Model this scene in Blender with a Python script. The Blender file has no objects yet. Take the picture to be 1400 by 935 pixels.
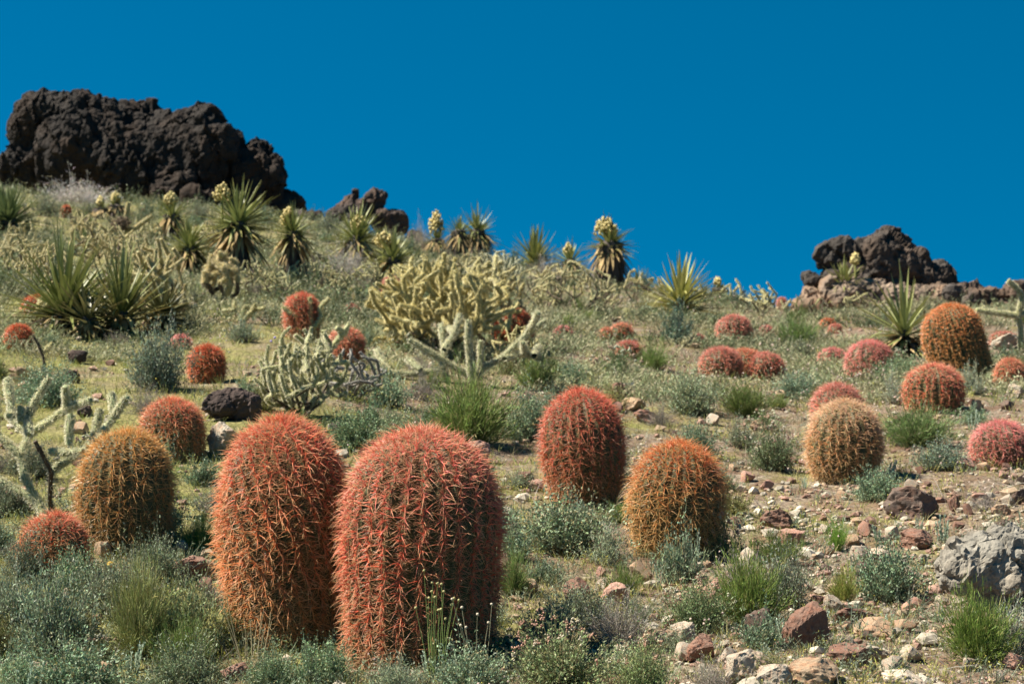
import bpy, bmesh, math, random
import numpy as np
from mathutils import Vector, Matrix

# ------------------------------------------------------------------ camera, world, sun, exposure
CAMZ = 1.72
F = 2722.0                    # focal length in pixels of the 1400 px wide photograph
PITCH = math.atan(152.5 / F)
scene = bpy.context.scene
cam_d = bpy.data.cameras.new('camera'); cam = bpy.data.objects.new('camera', cam_d)
scene.collection.objects.link(cam); scene.camera = cam
cam.location = (0, 0, CAMZ); cam.rotation_euler = (math.pi / 2 + PITCH, 0, 0)
cam_d.sensor_width = 36; cam_d.lens = 70; cam_d.clip_start = 0.1; cam_d.clip_end = 6000
cam_d.dof.use_dof = True; cam_d.dof.focus_distance = 8.2; cam_d.dof.aperture_fstop = 6.3

SUN = Vector((-0.60, -0.04, 0.80)).normalized()
elev = math.asin(SUN.z); azim = math.atan2(SUN.x, SUN.y)
w = bpy.data.worlds.new('World'); scene.world = w; w.use_nodes = True
nt = w.node_tree; nt.nodes.clear()
sky = nt.nodes.new('ShaderNodeTexSky'); sky.sky_type = 'NISHITA'; sky.sun_disc = False
sky.sun_elevation = elev; sky.sun_rotation = azim
sky.altitude = 1500; sky.air_density = 1.0; sky.dust_density = 0.0; sky.ozone_density = 3.0
hs = nt.nodes.new('ShaderNodeHueSaturation')
hs.inputs['Hue'].default_value = 0.482; hs.inputs['Saturation'].default_value = 1.6; hs.inputs['Value'].default_value = 0.86
bg = nt.nodes.new('ShaderNodeBackground'); bg.inputs['Strength'].default_value = 0.052
wo = nt.nodes.new('ShaderNodeOutputWorld')
stc = nt.nodes.new('ShaderNodeTexCoord'); smp = nt.nodes.new('ShaderNodeMapping'); smp.inputs['Location'].default_value = (0, 0, 0.24)
nt.links.new(stc.outputs['Generated'], smp.inputs['Vector']); snm = nt.nodes.new('ShaderNodeVectorMath'); snm.operation = 'NORMALIZE'
nt.links.new(smp.outputs[0], snm.inputs[0]); nt.links.new(snm.outputs[0], sky.inputs['Vector'])
nt.links.new(sky.outputs[0], hs.inputs['Color']); nt.links.new(hs.outputs[0], bg.inputs[0]); nt.links.new(bg.outputs[0], wo.inputs[0])
sl = bpy.data.lights.new('sun', 'SUN'); sl.energy = 5.0; sl.angle = math.radians(0.53); sl.color = (1.0, 0.94, 0.82)
so = bpy.data.objects.new('sun', sl); scene.collection.objects.link(so)
so.rotation_euler = SUN.to_track_quat('Z', 'Y').to_euler(); so.location = SUN * 60
scene.view_settings.view_transform = 'Standard'; scene.view_settings.look = 'None'
scene.view_settings.exposure = 1.28; scene.view_settings.gamma = 1.0; scene.view_settings.use_curve_mapping = False
scene.cycles.max_bounces = 6; scene.cycles.diffuse_bounces = 3; scene.cycles.transparent_max_bounces = 6
scene.cycles.use_denoising = True

C = bpy.data.collections.new('scene'); scene.collection.children.link(C)
RS = np.random.RandomState

# ------------------------------------------------------------------ noise
_perm = RS(7).permutation(4096)
_grad = RS(8).normal(size=(4096, 3)); _grad /= np.linalg.norm(_grad, axis=1, keepdims=True)
def _h(i, j, k): return _perm[(_perm[(_perm[i & 4095] + j) & 4095] + k) & 4095]
def perlin(P):
    P = np.asarray(P, dtype=np.float64); i = np.floor(P).astype(np.int64); f = P - i
    u = f * f * f * (f * (f * 6 - 15) + 10); r = 0
    for dx in (0, 1):
        wx = u[:, 0] if dx else 1 - u[:, 0]
        for dy in (0, 1):
            wy = u[:, 1] if dy else 1 - u[:, 1]
            for dz in (0, 1):
                wz = u[:, 2] if dz else 1 - u[:, 2]
                g = _grad[_h(i[:, 0] + dx, i[:, 1] + dy, i[:, 2] + dz)]
                r = r + wx * wy * wz * (g * (f - np.array([dx, dy, dz]))).sum(1)
    return r
def fbm(P, octv=4, lac=2.0, gain=0.5):
    P = np.asarray(P, dtype=np.float64); s = 0; a = 1
    for k in range(octv): s = s + a * perlin(P * lac ** k + 17.3 * k); a *= gain
    return s
def n2(x, y, sc, seed=0.0, o=2): return fbm(np.stack([x * sc + seed, y * sc - seed, np.full(np.shape(x), seed * 1.7 + .31)], 1), o)
def worley(P, seed=0):
    i = np.floor(P).astype(np.int64); d1 = np.full(len(P), 9.0); d2 = np.full(len(P), 9.0)
    for dx in (-1, 0, 1):
        for dy in (-1, 0, 1):
            for dz in (-1, 0, 1):
                c = i + np.array([dx, dy, dz]); h = _h(c[:, 0] + seed, c[:, 1], c[:, 2])
                pt = c + 0.5 + 0.6 * _grad[h]
                d = np.linalg.norm(pt - P, axis=1)
                d2 = np.where(d < d1, d1, np.minimum(d2, d)); d1 = np.minimum(d1, d)
    return d1, d2

def facets(P, seed=0):
    # random tilted plane inside every cell: blocky fracture faces
    i = np.floor(P).astype(np.int64); d1 = np.full(len(P), 9.0); val = np.zeros(len(P))
    for dx in (-1, 0, 1):
        for dy in (-1, 0, 1):
            for dz in (-1, 0, 1):
                c = i + np.array([dx, dy, dz]); h = _h(c[:, 0] + seed, c[:, 1], c[:, 2])
                v = P - (c + 0.5 + 0.6 * _grad[h]); d = np.linalg.norm(v, axis=1)
                pv = (v * _grad[(h * 7 + 3) & 4095]).sum(1) + .35 * _grad[(h * 5 + 1) & 4095][:, 0]
                val = np.where(d < d1, pv, val); d1 = np.minimum(d1, d)
    return val

# ------------------------------------------------------------------ terrain height
S_PX = [-900, 0, 120, 250, 400, 480, 560, 640, 700, 760, 850, 950, 1020, 1090, 1150, 1230, 1300, 1400, 2300]
S_RW = [240, 268, 280, 290, 302, 315, 340, 355, 366, 376, 392, 408, 418, 428, 424, 420, 418, 420, 440]
R_PX = [-900, 0, 400, 700, 1000, 1400, 2300]
R_Y = [72, 64, 58, 48, 42, 38, 40]
def H(x, y):
    x = np.atleast_1d(np.asarray(x, float)); y = np.atleast_1d(np.asarray(y, float))
    yy = np.maximum(y, 6.0); px = np.clip(700 + F * x / yy, -900, 2300)
    S = np.interp(px, S_PX, S_RW) - 14; Yr = np.interp(px, R_PX, R_Y)
    z7 = -7.4 * (905 - 620) / F; zr = Yr * (620 - S) / F
    sl_ = (zr - z7) / (Yr - 7.4)
    zl = z7 + sl_ * (y - 7.4)
    wd = 1.6; k = sl_ + 0.16
    t = (y - Yr) / wd
    zl = zl - k * wd * np.where(t > 20, t, np.log1p(np.exp(np.minimum(t, 20))))
    zl = zl + CAMZ
    zl = np.where(zl < -12, -12 - 3 * np.tanh((-12 - zl) / 30), zl)
    am = np.clip((y + 5) / 12, 0.2, 1)
    zl = zl + am * (0.10 * n2(x, y, .33, 3.1) + 0.05 * n2(x, y, 1.3, 9.7) + 0.018 * n2(x, y, 5.1, 5.2))
    return zl
def h1(x, y): return float(H(x, y)[0])
def ray(px, row):
    xc = (px - 700) / F; yc = (467.5 - row) / F
    d = np.array([xc, math.cos(PITCH) - yc * math.sin(PITCH), math.sin(PITCH) + yc * math.cos(PITCH)])
    return d / d[1]
_Y = np.geomspace(5, 90, 1500)
def gat(px, row):
    d = ray(px, row); P = d[None, :] * _Y[:, None]; z = P[:, 2] + CAMZ; g = H(P[:, 0], P[:, 1])
    hit = np.nonzero(z <= g)[0]
    if len(hit): i = hit[0]
    else: i = int(np.argmin(np.where(_Y < 75, z - g, 9)))
    Y = _Y[i]
    return np.array([d[0] * Y, Y, g[i]])
def at(px, row, Y):
    d = ray(px, row); return np.array([d[0] * Y, Y, d[2] * Y + CAMZ])
def proj(p):
    x, y, z = p[0], p[1], p[2] - CAMZ
    cy = y * math.cos(PITCH) + z * math.sin(PITCH); cz = -y * math.sin(PITCH) + z * math.cos(PITCH)
    return 700 + F * x / cy, 467.5 - F * cz / cy

# ------------------------------------------------------------------ mesh helpers
def mesh(name, V, Fs, col=None, smooth=True):
    V = np.asarray(V, np.float32); me = bpy.data.meshes.new(name)
    me.vertices.add(len(V)); me.vertices.foreach_set('co', V.ravel())
    Fs = [np.asarray(f, np.int32) for f in Fs if len(f)]
    loops = np.concatenate([f.ravel() for f in Fs]); tot = np.concatenate([np.full(len(f), f.shape[1], np.int32) for f in Fs])
    st = np.concatenate([[0], np.cumsum(tot)[:-1]]).astype(np.int32)
    me.loops.add(len(loops)); me.loops.foreach_set('vertex_index', loops)
    me.polygons.add(len(tot)); me.polygons.foreach_set('loop_start', st)
    me.polygons.foreach_set('use_smooth', np.full(len(tot), smooth, bool))
    if col is not None:
        col = np.asarray(col, np.float32)
        if col.shape[1] == 3: col = np.concatenate([col, np.ones((len(col), 1), np.float32)], 1)
        a = me.color_attributes.new('Col', 'FLOAT_COLOR', 'POINT'); a.data.foreach_set('color', col.ravel())
    me.update(calc_edges=True); me.validate()
    return me
class MB:
    def __init__(s): s.V = []; s.F = []; s.C = []; s.n = 0
    def add(s, V, F, Cc):
        V = V.reshape(-1, 3); s.V.append(V); s.F.append(F + s.n); s.n += len(V)
        Cc = np.broadcast_to(Cc, (len(V), 3)) if np.ndim(Cc) == 1 else Cc.reshape(-1, 3)
        s.C.append(Cc)
    def mesh(s, name, smooth=True):
        k = {}
        for f in s.F: k.setdefault(f.shape[1], []).append(f)
        return mesh(name, np.concatenate(s.V), [np.concatenate(v) for v in k.values()], np.concatenate(s.C), smooth)
def norm(v): return v / np.maximum(np.linalg.norm(v, axis=-1, keepdims=True), 1e-9)
def perp(D, rs=None):
    r = np.where(np.abs(D[:, 2:3]) < .9, np.array([[0, 0, 1.]]), np.array([[1., 0, 0]]))
    if rs is not None: r = rs.normal(size=D.shape)
    a = norm(np.cross(D, r)); return a, np.cross(D, a)
def spines(mb, P, D, B, L, R, c0, c1, seg=3, sides=3, taper=.9, cpow=1.0):
    """tapering curved needles; P base, D direction, B bend, L length, R radius, colours base -> tip"""
    N = len(P); L = np.broadcast_to(L, N)[:, None, None]; R = np.broadcast_to(R, N)[:, None, None, None]
    t = np.linspace(0, 1, seg + 1)[None, :, None]
    ctr = P[:, None] + D[:, None] * L * t + B[:, None] * L * t * t
    a, b = perp(D); an = np.arange(sides) * 2 * np.pi / sides
    off = a[:, None, None] * np.cos(an)[None, None, :, None] + b[:, None, None] * np.sin(an)[None, None, :, None]
    rr = R * (1 - taper * t[..., None] ** 1.3)
    V = ctr[:, :, None] + off * rr
    idx = (np.arange(N) * (seg + 1) * sides)[:, None, None] + (np.arange(seg) * sides)[None, :, None] + np.arange(sides)[None, None]
    nx = idx - np.arange(sides) + (np.arange(sides) + 1) % sides
    Q = np.stack([idx, nx, nx + sides, idx + sides], -1).reshape(-1, 4)
    tt = t[..., None] ** cpow
    c0 = np.broadcast_to(c0, (N, 3))[:, None, None]; c1 = np.broadcast_to(c1, (N, 3))[:, None, None]
    col = np.broadcast_to(c0 * (1 - tt) + c1 * tt, (N, seg + 1, sides, 3))
    mb.add(V, Q, col.reshape(-1, 3))
def blades(mb, P, D, B, L, W, c0, c1, seg=2, fold=0.0, rs=None, side=None):
    """flat tapering leaves; with fold they get a V section"""
    N = len(P); L = np.broadcast_to(L, N)[:, None, None]; W = np.broadcast_to(W, N)[:, None, None]
    t = np.linspace(0, 1, seg + 1)[None, :, None]
    ctr = P[:, None] + D[:, None] * L * t + B[:, None] * L * t * t
    a, b = perp(D, rs)
    if side is not None: a = side; b = np.cross(D, a)
    wd = W * np.where(t < .35, .75 + .25 * t / .35, np.maximum(1 - ((t - .35) / .65) ** 1.6, .04))
    if fold:
        V = np.stack([ctr - a[:, None] * wd, ctr - b[:, None] * wd * fold * -1, ctr + a[:, None] * wd], 2); m = 3
    else:
        V = np.stack([ctr - a[:, None] * wd, ctr + a[:, None] * wd], 2); m = 2
    idx = (np.arange(N) * (seg + 1) * m)[:, None, None] + (np.arange(seg) * m)[None, :, None] + np.arange(m - 1)[None, None]
    Q = np.stack([idx, idx + 1, idx + 1 + m, idx + m], -1).reshape(-1, 4)
    c0 = np.broadcast_to(c0, (N, 3))[:, None, None]; c1 = np.broadcast_to(c1, (N, 3))[:, None, None]; tt = t[..., None]
    col = np.broadcast_to(c0 * (1 - tt) + c1 * tt, (N, seg + 1, m, 3))
    mb.add(V, Q, col.reshape(-1, 3))
_oct = np.array([[1, 0, 0], [0, 1, 0], [-1, 0, 0], [0, -1, 0], [0, 0, 1], [0, 0, -1]], float)
_octF = np.array([[0, 1, 4], [1, 2, 4], [2, 3, 4], [3, 0, 4], [1, 0, 5], [2, 1, 5], [3, 2, 5], [0, 3, 5]])
def ico(sub):
    bm = bmesh.new(); bmesh.ops.create_icosphere(bm, subdivisions=sub, radius=1.0)
    V = np.array([v.co[:] for v in bm.verts]); Fc = np.array([[v.index for v in f.verts] for f in bm.faces]); bm.free()
    return V, Fc
_ico1 = ico(1); _ico2 = ico(2)
def blobs(mb, P, R, col, rs, jit=.35, base=None):
    Vb, Fb = base or (_oct, _octF); N = len(P); n = len(Vb)
    R = np.broadcast_to(R, (N,)) if np.ndim(R) < 2 else R
    sc = (R[:, None, None] if np.ndim(R) == 1 else R[:, None, :])
    q = np.linalg.qr(rs.normal(size=(N, 3, 3)))[0]
    V = np.einsum('vi,nij->nvj', Vb, q) * (1 + jit * rs.uniform(-1, 1, (N, n, 1))) * sc + P[:, None]
    Fc = (Fb[None] + (np.arange(N) * n)[:, None, None]).reshape(-1, Fb.shape[1])
    col = np.repeat(np.broadcast_to(col, (N, 3)), n, 0)
    mb.add(V, Fc, col)
def tube(mb, pts, rad, col, sides=8, rough=0, rs=None):
    pts = np.asarray(pts, float); n = len(pts); rad = np.broadcast_to(rad, n)
    T = norm(np.gradient(pts, axis=0)); a = np.cross(T[0], [0.3, .2, 1.]); a = a / np.linalg.norm(a)
    rings = []
    for i in range(n):
        a = a - T[i] * a.dot(T[i]); a = a / max(np.linalg.norm(a), 1e-6); b = np.cross(T[i], a)
        an = np.arange(sides) * 2 * np.pi / sides
        rr = rad[i] * (1 + (rs.uniform(-rough, rough, sides) if rough else 0))
        rings.append(pts[i] + (np.cos(an) * rr)[:, None] * a + (np.sin(an) * rr)[:, None] * b)
    V = np.concatenate(rings + [pts[:1] , pts[-1:] + T[-1:] * rad[-1] * .5])
    idx = (np.arange(n - 1) * sides)[:, None] + np.arange(sides)[None]; nx = (np.arange(n - 1) * sides)[:, None] + ((np.arange(sides) + 1) % sides)[None]
    Q = np.stack([idx, nx, nx + sides, idx + sides], -1).reshape(-1, 4)
    e = n * sides + 1; i0 = (n - 1) * sides + np.arange(sides); i1 = (n - 1) * sides + (np.arange(sides) + 1) % sides
    mb.add(V, Q, np.asarray(col, float))
    # end cap as its own small fan
    capV = V[(n - 1) * sides:n * sides]; capV = np.concatenate([capV, V[-1:]])
    mb.add(capV, np.stack([np.arange(sides), (np.arange(sides) + 1) % sides, np.full(sides, sides)], 1), np.asarray(col, float))

# ------------------------------------------------------------------ materials
def newmat(name):
    m = bpy.data.materials.new(name); m.use_nodes = True; n = m.node_tree.nodes; l = m.node_tree.links
    return m, n, l, n['Principled BSDF']
def plant_mat(name, rough=.6, transl=0.0, var=.25, scale=30.0, spec=.3):
    m, n, l, b = newmat(name)
    a = n.new('ShaderNodeAttribute'); a.attribute_name = 'Col'
    oi = n.new('ShaderNodeObjectInfo')
    mx = n.new('ShaderNodeMix'); mx.data_type = 'RGBA'; mx.blend_type = 'MULTIPLY'; mx.inputs[0].default_value = 1
    l.new(a.outputs['Color'], mx.inputs[6]); l.new(oi.outputs['Color'], mx.inputs[7])
    tc = n.new('ShaderNodeTexCoord'); no = n.new('ShaderNodeTexNoise'); no.inputs['Scale'].default_value = scale; no.inputs['Detail'].default_value = 4
    l.new(tc.outputs['Object'], no.inputs['Vector'])
    mr = n.new('ShaderNodeMapRange'); mr.inputs[1].default_value = .3; mr.inputs[2].default_value = .7; mr.inputs[3].default_value = 1 - var; mr.inputs[4].default_value = 1 + var
    l.new(no.outputs['Fac'], mr.inputs[0])
    m2 = n.new('ShaderNodeMix'); m2.data_type = 'RGBA'; m2.blend_type = 'MULTIPLY'; m2.inputs[0].default_value = 1
    l.new(mx.outputs[2], m2.inputs[6]); l.new(mr.outputs[0], m2.inputs[7])
    l.new(m2.outputs[2], b.inputs['Base Color']); b.inputs['Roughness'].default_value = rough
    b.inputs['Specular IOR Level'].default_value = spec
    if transl:
        t = n.new('ShaderNodeBsdfTranslucent'); l.new(m2.outputs[2], t.inputs[0])
        ms = n.new('ShaderNodeMixShader'); ms.inputs[0].default_value = transl
        l.new(b.outputs[0], ms.inputs[1]); l.new(t.outputs[0], ms.inputs[2]); l.new(ms.outputs[0], n['Material Output'].inputs[0])
    return m
M_spine = plant_mat('cactus_spine', .36, 0.28, .12, 9, .5)
M_stem = plant_mat('cactus_skin', .6, 0, .3, 40)
M_chspine = plant_mat('cholla_spine', .5, .32, .15, 9)
M_leaf = plant_mat('leaf', .55, .22, .3, 7)
M_yucca = plant_mat('yucca_leaf', .42, .12, .25, 4, .5)
M_dry = plant_mat('dry_leaf', .8, .1, .3, 12)
M_twig = plant_mat('twig', .85, 0, .3, 30)
M_flower = plant_mat('flower', .6, .25, .15, 20)
def rock_mat(name, sc=1.0, lo=.55, hi=1.45, bump=.6, pit=.0, dark=(0.35, .33, .3), hue=(1.25, .85, .7)):
    m, n, l, b = newmat(name)
    oi = n.new('ShaderNodeObjectInfo'); tc = n.new('ShaderNodeTexCoord')
    ad = n.new('ShaderNodeVectorMath'); ad.operation = 'ADD'
    sx = n.new('ShaderNodeCombineXYZ'); mm = n.new('ShaderNodeMath'); mm.operation = 'MULTIPLY'; mm.inputs[1].default_value = 37
    l.new(oi.outputs['Random'], mm.inputs[0]); l.new(mm.outputs[0], sx.inputs[0]); l.new(mm.outputs[0], sx.inputs[1])
    l.new(tc.outputs['Object'], ad.inputs[0]); l.new(sx.outputs[0], ad.inputs[1])
    def noise(s, d=8, r=.6, dist=0):
        q = n.new('ShaderNodeTexNoise'); q.inputs['Scale'].default_value = s * sc; q.inputs['Detail'].default_value = d; q.inputs['Roughness'].default_value = r; q.inputs['Distortion'].default_value = dist
        l.new(ad.outputs[0], q.inputs['Vector']); return q
    def mrange(src, a, b_, c, d):
        q = n.new('ShaderNodeMapRange'); q.inputs[1].default_value = a; q.inputs[2].default_value = b_; q.inputs[3].default_value = c; q.inputs[4].default_value = d
        l.new(src, q.inputs[0]); return q
    def mul(c, f, col=None, fac=None):
        q = n.new('ShaderNodeMix'); q.data_type = 'RGBA'; q.blend_type = 'MULTIPLY'; q.inputs[0].default_value = 1
        l.new(c, q.inputs[6])
        if f is not None: l.new(f, q.inputs[7])
        if col is not None: q.inputs[7].default_value = (*col, 1)
        if fac is not None: l.new(fac, q.inputs[0])
        return q.outputs[2]
    n1 = noise(2.2, 9, .65, .4); n2_ = noise(11, 6, .7); n3 = noise(.9, 4, .5)
    c = mul(oi.outputs['Color'], mrange(n1.outputs['Fac'], .3, .7, lo, hi).outputs[0])
    c = mul(c, None, hue, mrange(n3.outputs['Fac'], .45, .62, 0, 1).outputs[0])
    c = mul(c, None, dark, mrange(n2_.outputs['Fac'], .56, .72, 0, .8).outputs[0])
    vo = n.new('ShaderNodeTexVoronoi'); vo.inputs['Scale'].default_value = 7 * sc; l.new(ad.outputs[0], vo.inputs['Vector'])
    if pit:
        c = mul(c, None, (.3, .3, .3), mrange(vo.outputs['Distance'], .28, .1, 0, pit).outputs[0])
    l.new(c, b.inputs['Base Color']); b.inputs['Roughness'].default_value = .9; b.inputs['Specular IOR Level'].default_value = .25
    bp = n.new('ShaderNodeBump'); bp.inputs['Strength'].default_value = bump; bp.inputs['Distance'].default_value = .03 / sc
    am = n.new('ShaderNodeMath'); am.operation = 'MULTIPLY_ADD'; l.new(n2_.outputs['Fac'], am.inputs[0]); am.inputs[1].default_value = .6; l.new(n1.outputs['Fac'], am.inputs[2])
    l.new(am.outputs[0], bp.inputs['Height']); l.new(bp.outputs[0], b.inputs['Normal'])
    return m
M_rock = rock_mat('stone', 4.0, .7, 1.35, .7, 0, hue=(1.1, .9, .82))
M_boulder = rock_mat('conglomerate', 4.0, .6, 1.4, 1.0, .35, hue=(1.05, .97, .9))
M_basalt = rock_mat('basalt', .9, .55, 1.7, 1.0, .7, hue=(1.35, 1.08, .88))

# ground
def ground_mat():
    m, n, l, b = newmat('desert_soil')
    geo = n.new('ShaderNodeNewGeometry'); P = geo.outputs['Position']
    def noise(s, d=6, r=.6):
        q = n.new('ShaderNodeTexNoise'); q.inputs['Scale'].default_value = s; q.inputs['Detail'].default_value = d; q.inputs['Roughness'].default_value = r; l.new(P, q.inputs['Vector']); return q.outputs['Fac']
    def mr(src, a, b_, c=0., d=1.):
        q = n.new('ShaderNodeMapRange'); q.inputs[1].default_value = a; q.inputs[2].default_value = b_; q.inputs[3].default_value = c; q.inputs[4].default_value = d; l.new(src, q.inputs[0]); return q.outputs[0]
    def mix(f, c1, c2, bt='MIX'):
        q = n.new('ShaderNodeMix'); q.data_type = 'RGBA'; q.blend_type = bt
        if isinstance(f, float): q.inputs[0].default_value = f
        else: l.new(f, q.inputs[0])
        for i, c in ((6, c1), (7, c2)):
            if isinstance(c, tuple): q.inputs[i].default_value = (*c, 1)
            else: l.new(c, q.inputs[i])
        return q.outputs[2]
    c = mix(mr(noise(1.7), .4, .6), (.26, .175, .105), (.20, .115, .075))
    vo = n.new('ShaderNodeTexVoronoi'); vo.inputs['Scale'].default_value = 26; vo.inputs['Randomness'].default_value = 1; l.new(P, vo.inputs['Vector'])
    peb = mix(mr(vo.outputs['Color'], 0, 1), (.20, .13, .09), (.40, .33, .25))
    c = mix(mr(noise(4.5, 3), .42, .58), c, peb)
    # annual grass film: more of it towards the left of the slope
    sp = n.new('ShaderNodeSeparateXYZ'); l.new(P, sp.inputs[0])
    dv = n.new('ShaderNodeMath'); dv.operation = 'DIVIDE'; l.new(sp.outputs[0], dv.inputs[0]); l.new(sp.outputs[1], dv.inputs[1])
    bias = mr(dv.outputs[0], -.2, .22, .16, -.06)
    ad = n.new('ShaderNodeMath'); ad.operation = 'ADD'; l.new(noise(.8, 5, .65), ad.inputs[0]); l.new(bias, ad.inputs[1])
    grass = mix(mr(noise(9, 4), .35, .65), (.23, .225, .07), (.33, .29, .11))
    c = mix(mr(ad.outputs[0], .5, .66), c, grass)
    c = mix(mr(noise(45, 3, .7), .3, .7, .25, 1.0), (.05, .04, .025), c)
    l.new(c, b.inputs['Base Color']); b.inputs['Roughness'].default_value = .95; b.inputs['Specular IOR Level'].default_value = .15
    bp = n.new('ShaderNodeBump'); bp.inputs['Strength'].default_value = .9; bp.inputs['Distance'].default_value = .03
    a2 = n.new('ShaderNodeMath'); a2.operation = 'MULTIPLY_ADD'; l.new(vo.outputs['Distance'], a2.inputs[0]); a2.inputs[1].default_value = -.7; l.new(noise(18, 6, .7), a2.inputs[2])
    l.new(a2.outputs[0], bp.inputs['Height']); l.new(bp.outputs[0], b.inputs['Normal'])
    return m

# ------------------------------------------------------------------ object helpers
def link(name, me, mat, parent=None, loc=None, color=None):
    o = bpy.data.objects.new(name, me); C.objects.link(o)
    if mat is not None and len(me.materials) == 0: me.materials.append(mat)
    if parent is not None: o.parent = parent
    if loc is not None: o.location = loc
    if color is not None: o.color = (*color, 1)
    return o
def tag(o, label, cat, group=None, kind=None):
    if label: o['label'] = label
    if cat: o['category'] = cat
    if group: o['group'] = group
    if kind: o['kind'] = kind
    return o
def empty(name, loc, rot=(0, 0, 0), sc=1.0):
    o = bpy.data.objects.new(name, None); C.objects.link(o); o.location = loc; o.rotation_euler = rot
    o.empty_display_size = .1; o.scale = (sc,) * 3 if np.isscalar(sc) else sc
    return o

# ------------------------------------------------------------------ the ground sheet
def build_ground():
    ys = np.concatenate([np.linspace(-25, 5, 30)[:-1], np.geomspace(5, 80, 620), np.geomspace(80, 4000, 60)[1:]])
    us = np.concatenate([np.linspace(-1.6, -.42, 60)[:-1], np.linspace(-.42, .42, 420), np.linspace(.42, 1.6, 60)[1:]])
    U, Yg = np.meshgrid(us, ys); X = U * (np.maximum(Yg, 0) + 1.5) + U * np.maximum(-Yg, 0)
    X = U * np.where(Yg > 5, Yg, np.maximum(12 - 1.4 * Yg, 5) )
    Z = H(X.ravel(), Yg.ravel())
    V = np.stack([X.ravel(), Yg.ravel(), Z], 1); nr, nc = U.shape
    i = (np.arange(nr - 1) * nc)[:, None] + np.arange(nc - 1)[None]
    Q = np.stack([i, i + 1, i + 1 + nc, i + nc], -1).reshape(-1, 4)
    o = link('ground', mesh('ground', V, [Q]), ground_mat()); o['kind'] = 'structure'; o['label'] = 'stony desert slope of tan soil, gravel and thin spring grass'
build_ground()

# ------------------------------------------------------------------ rocks
def cutstone(seed, planes=13, sub=5):
    rs = RS(seed); V, Fc = ico(sub); nrm = norm(rs.normal(size=(planes, 3))); d = rs.uniform(.52, .84, planes)
    for k in range(planes): V = V - np.maximum(V @ nrm[k] - d[k], 0)[:, None] * nrm[k]
    return V / np.abs(V).max(0), Fc
def crag(name, lobes, Y, vox, label, cat, color, mat=M_basalt, amp=1.0, seed=0, depth=1.0, fr=1.0, exp=.8, group=None, sink=0, cob=0.0, ridge=.07):
    """an outcrop: superellipsoid masses fused by a voxel remesh, then broken up by cracked noise"""
    Vb, Fb = ico(4); bv = []; bf = []; n = 0
    s = Y / F
    for li, L in enumerate(lobes):
        Vb, Fb = cutstone(seed * 50 + li)
        cx, cy, rx, ry = L[:4]; dy = L[4] if len(L) > 4 else 0.; dr = L[5] if len(L) > 5 else min(rx, ry) * 1.1
        P = np.sign(Vb) * np.abs(Vb) ** exp
        c = at(cx, cy, Y + dy)
        bv.append(P * np.array([rx * s, dr * s * depth, ry * s]) + c); bf.append(Fb + n); n += len(Vb)
    V = np.concatenate(bv); o0 = V.mean(0).copy(); V -= o0
    me = mesh('tmp', V, [np.concatenate(bf)]); tmp = bpy.data.objects.new('tmp', me); C.objects.link(tmp)
    md = tmp.modifiers.new('r', 'REMESH'); md.mode = 'VOXEL'; md.voxel_size = vox
    dg = bpy.context.evaluated_depsgraph_get(); ev = tmp.evaluated_get(dg); em = bpy.data.meshes.new_from_object(ev)
    bpy.data.objects.remove(tmp); bpy.data.meshes.remove(me)
    nv = len(em.vertices); P = np.empty(nv * 3, np.float32); em.vertices.foreach_get('co', P); P = P.reshape(-1, 3).astype(float)
    Nn = np.empty(nv * 3, np.float32); em.vertices.foreach_get('normal', Nn); Nn = Nn.reshape(-1, 3)
    Nn = norm(Nn + 0)
    q = P * fr + seed * 5.1
    d1, d2 = worley(q * 1.1 + .4 * np.stack([fbm(q, 2), fbm(q + 9, 2), fbm(q + 21, 2)], 1), seed)
    d3, d4 = worley(q * 3.1 + .5 * np.stack([fbm(q * 2, 2), fbm(q * 2 + 9, 2), fbm(q + 21, 2)], 1), seed + 5)
    rid = sum((1 - 2.2 * np.abs(perlin(q * fq + 31 * i_))) * am_ for i_, (fq, am_) in enumerate(((2.2, .8), (4.7, .5), (10, .32), (19, .2))))
    VS = np.array([1, 1, .55]); wv = .10 * np.stack([fbm(q * 1.5, 3), fbm(q * 1.5 + 9, 3), fbm(q * 1.5 + 21, 3)], 1)
    dsp = amp * (.10 * fbm(q * .6, 3) + .12 * (np.minimum(d2 - d1, .35) - .2) + .14 * facets(q * VS * .9 + wv, seed) + .11 * facets(q * VS * 2.3 + wv, seed + 3) + .06 * facets(q * VS * 5.5 + wv, seed + 9) + .045 * (np.minimum(d4 - d3, .3) - .2) + .045 * fbm(q * 6, 4, 2.1, .65) + ridge * rid + cob * (.45 - np.minimum(d3, .45))) / fr
    P += Nn * dsp[:, None]
    if nv: em.vertices.foreach_set('co', P.astype(np.float32).ravel())
    em.update(); em.polygons.foreach_set('use_smooth', np.zeros(len(em.polygons), bool)); em.materials.clear(); em.materials.append(mat); em.name = name
    o = link(name, em, None, None, o0, color); tag(o, label, cat, group)
    return o
crag('rock_outcrop', [(60, 190, 44, 60), (48, 242, 44, 60), (112, 184, 66, 54), (150, 225, 95, 76), (185, 190, 40, 50, 1), (246, 214, 74, 60), (205, 230, 70, 64), (282, 236, 50, 66), (335, 255, 42, 48), (350, 216, 27, 26, .5), (364, 262, 26, 52), (200, 265, 170, 40), (385, 290, 30, 30), (240, 262, 30, 24, -1.3, 34), (280, 280, 26, 18, -2, 26)],
     72, .062, 'huge black craggy rock outcrop on the skyline at upper left', 'rock outcrop', (.020, .0155, .0125), seed=1, fr=.62, depth=1.0, amp=.9, exp=.7, ridge=.04)
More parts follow.
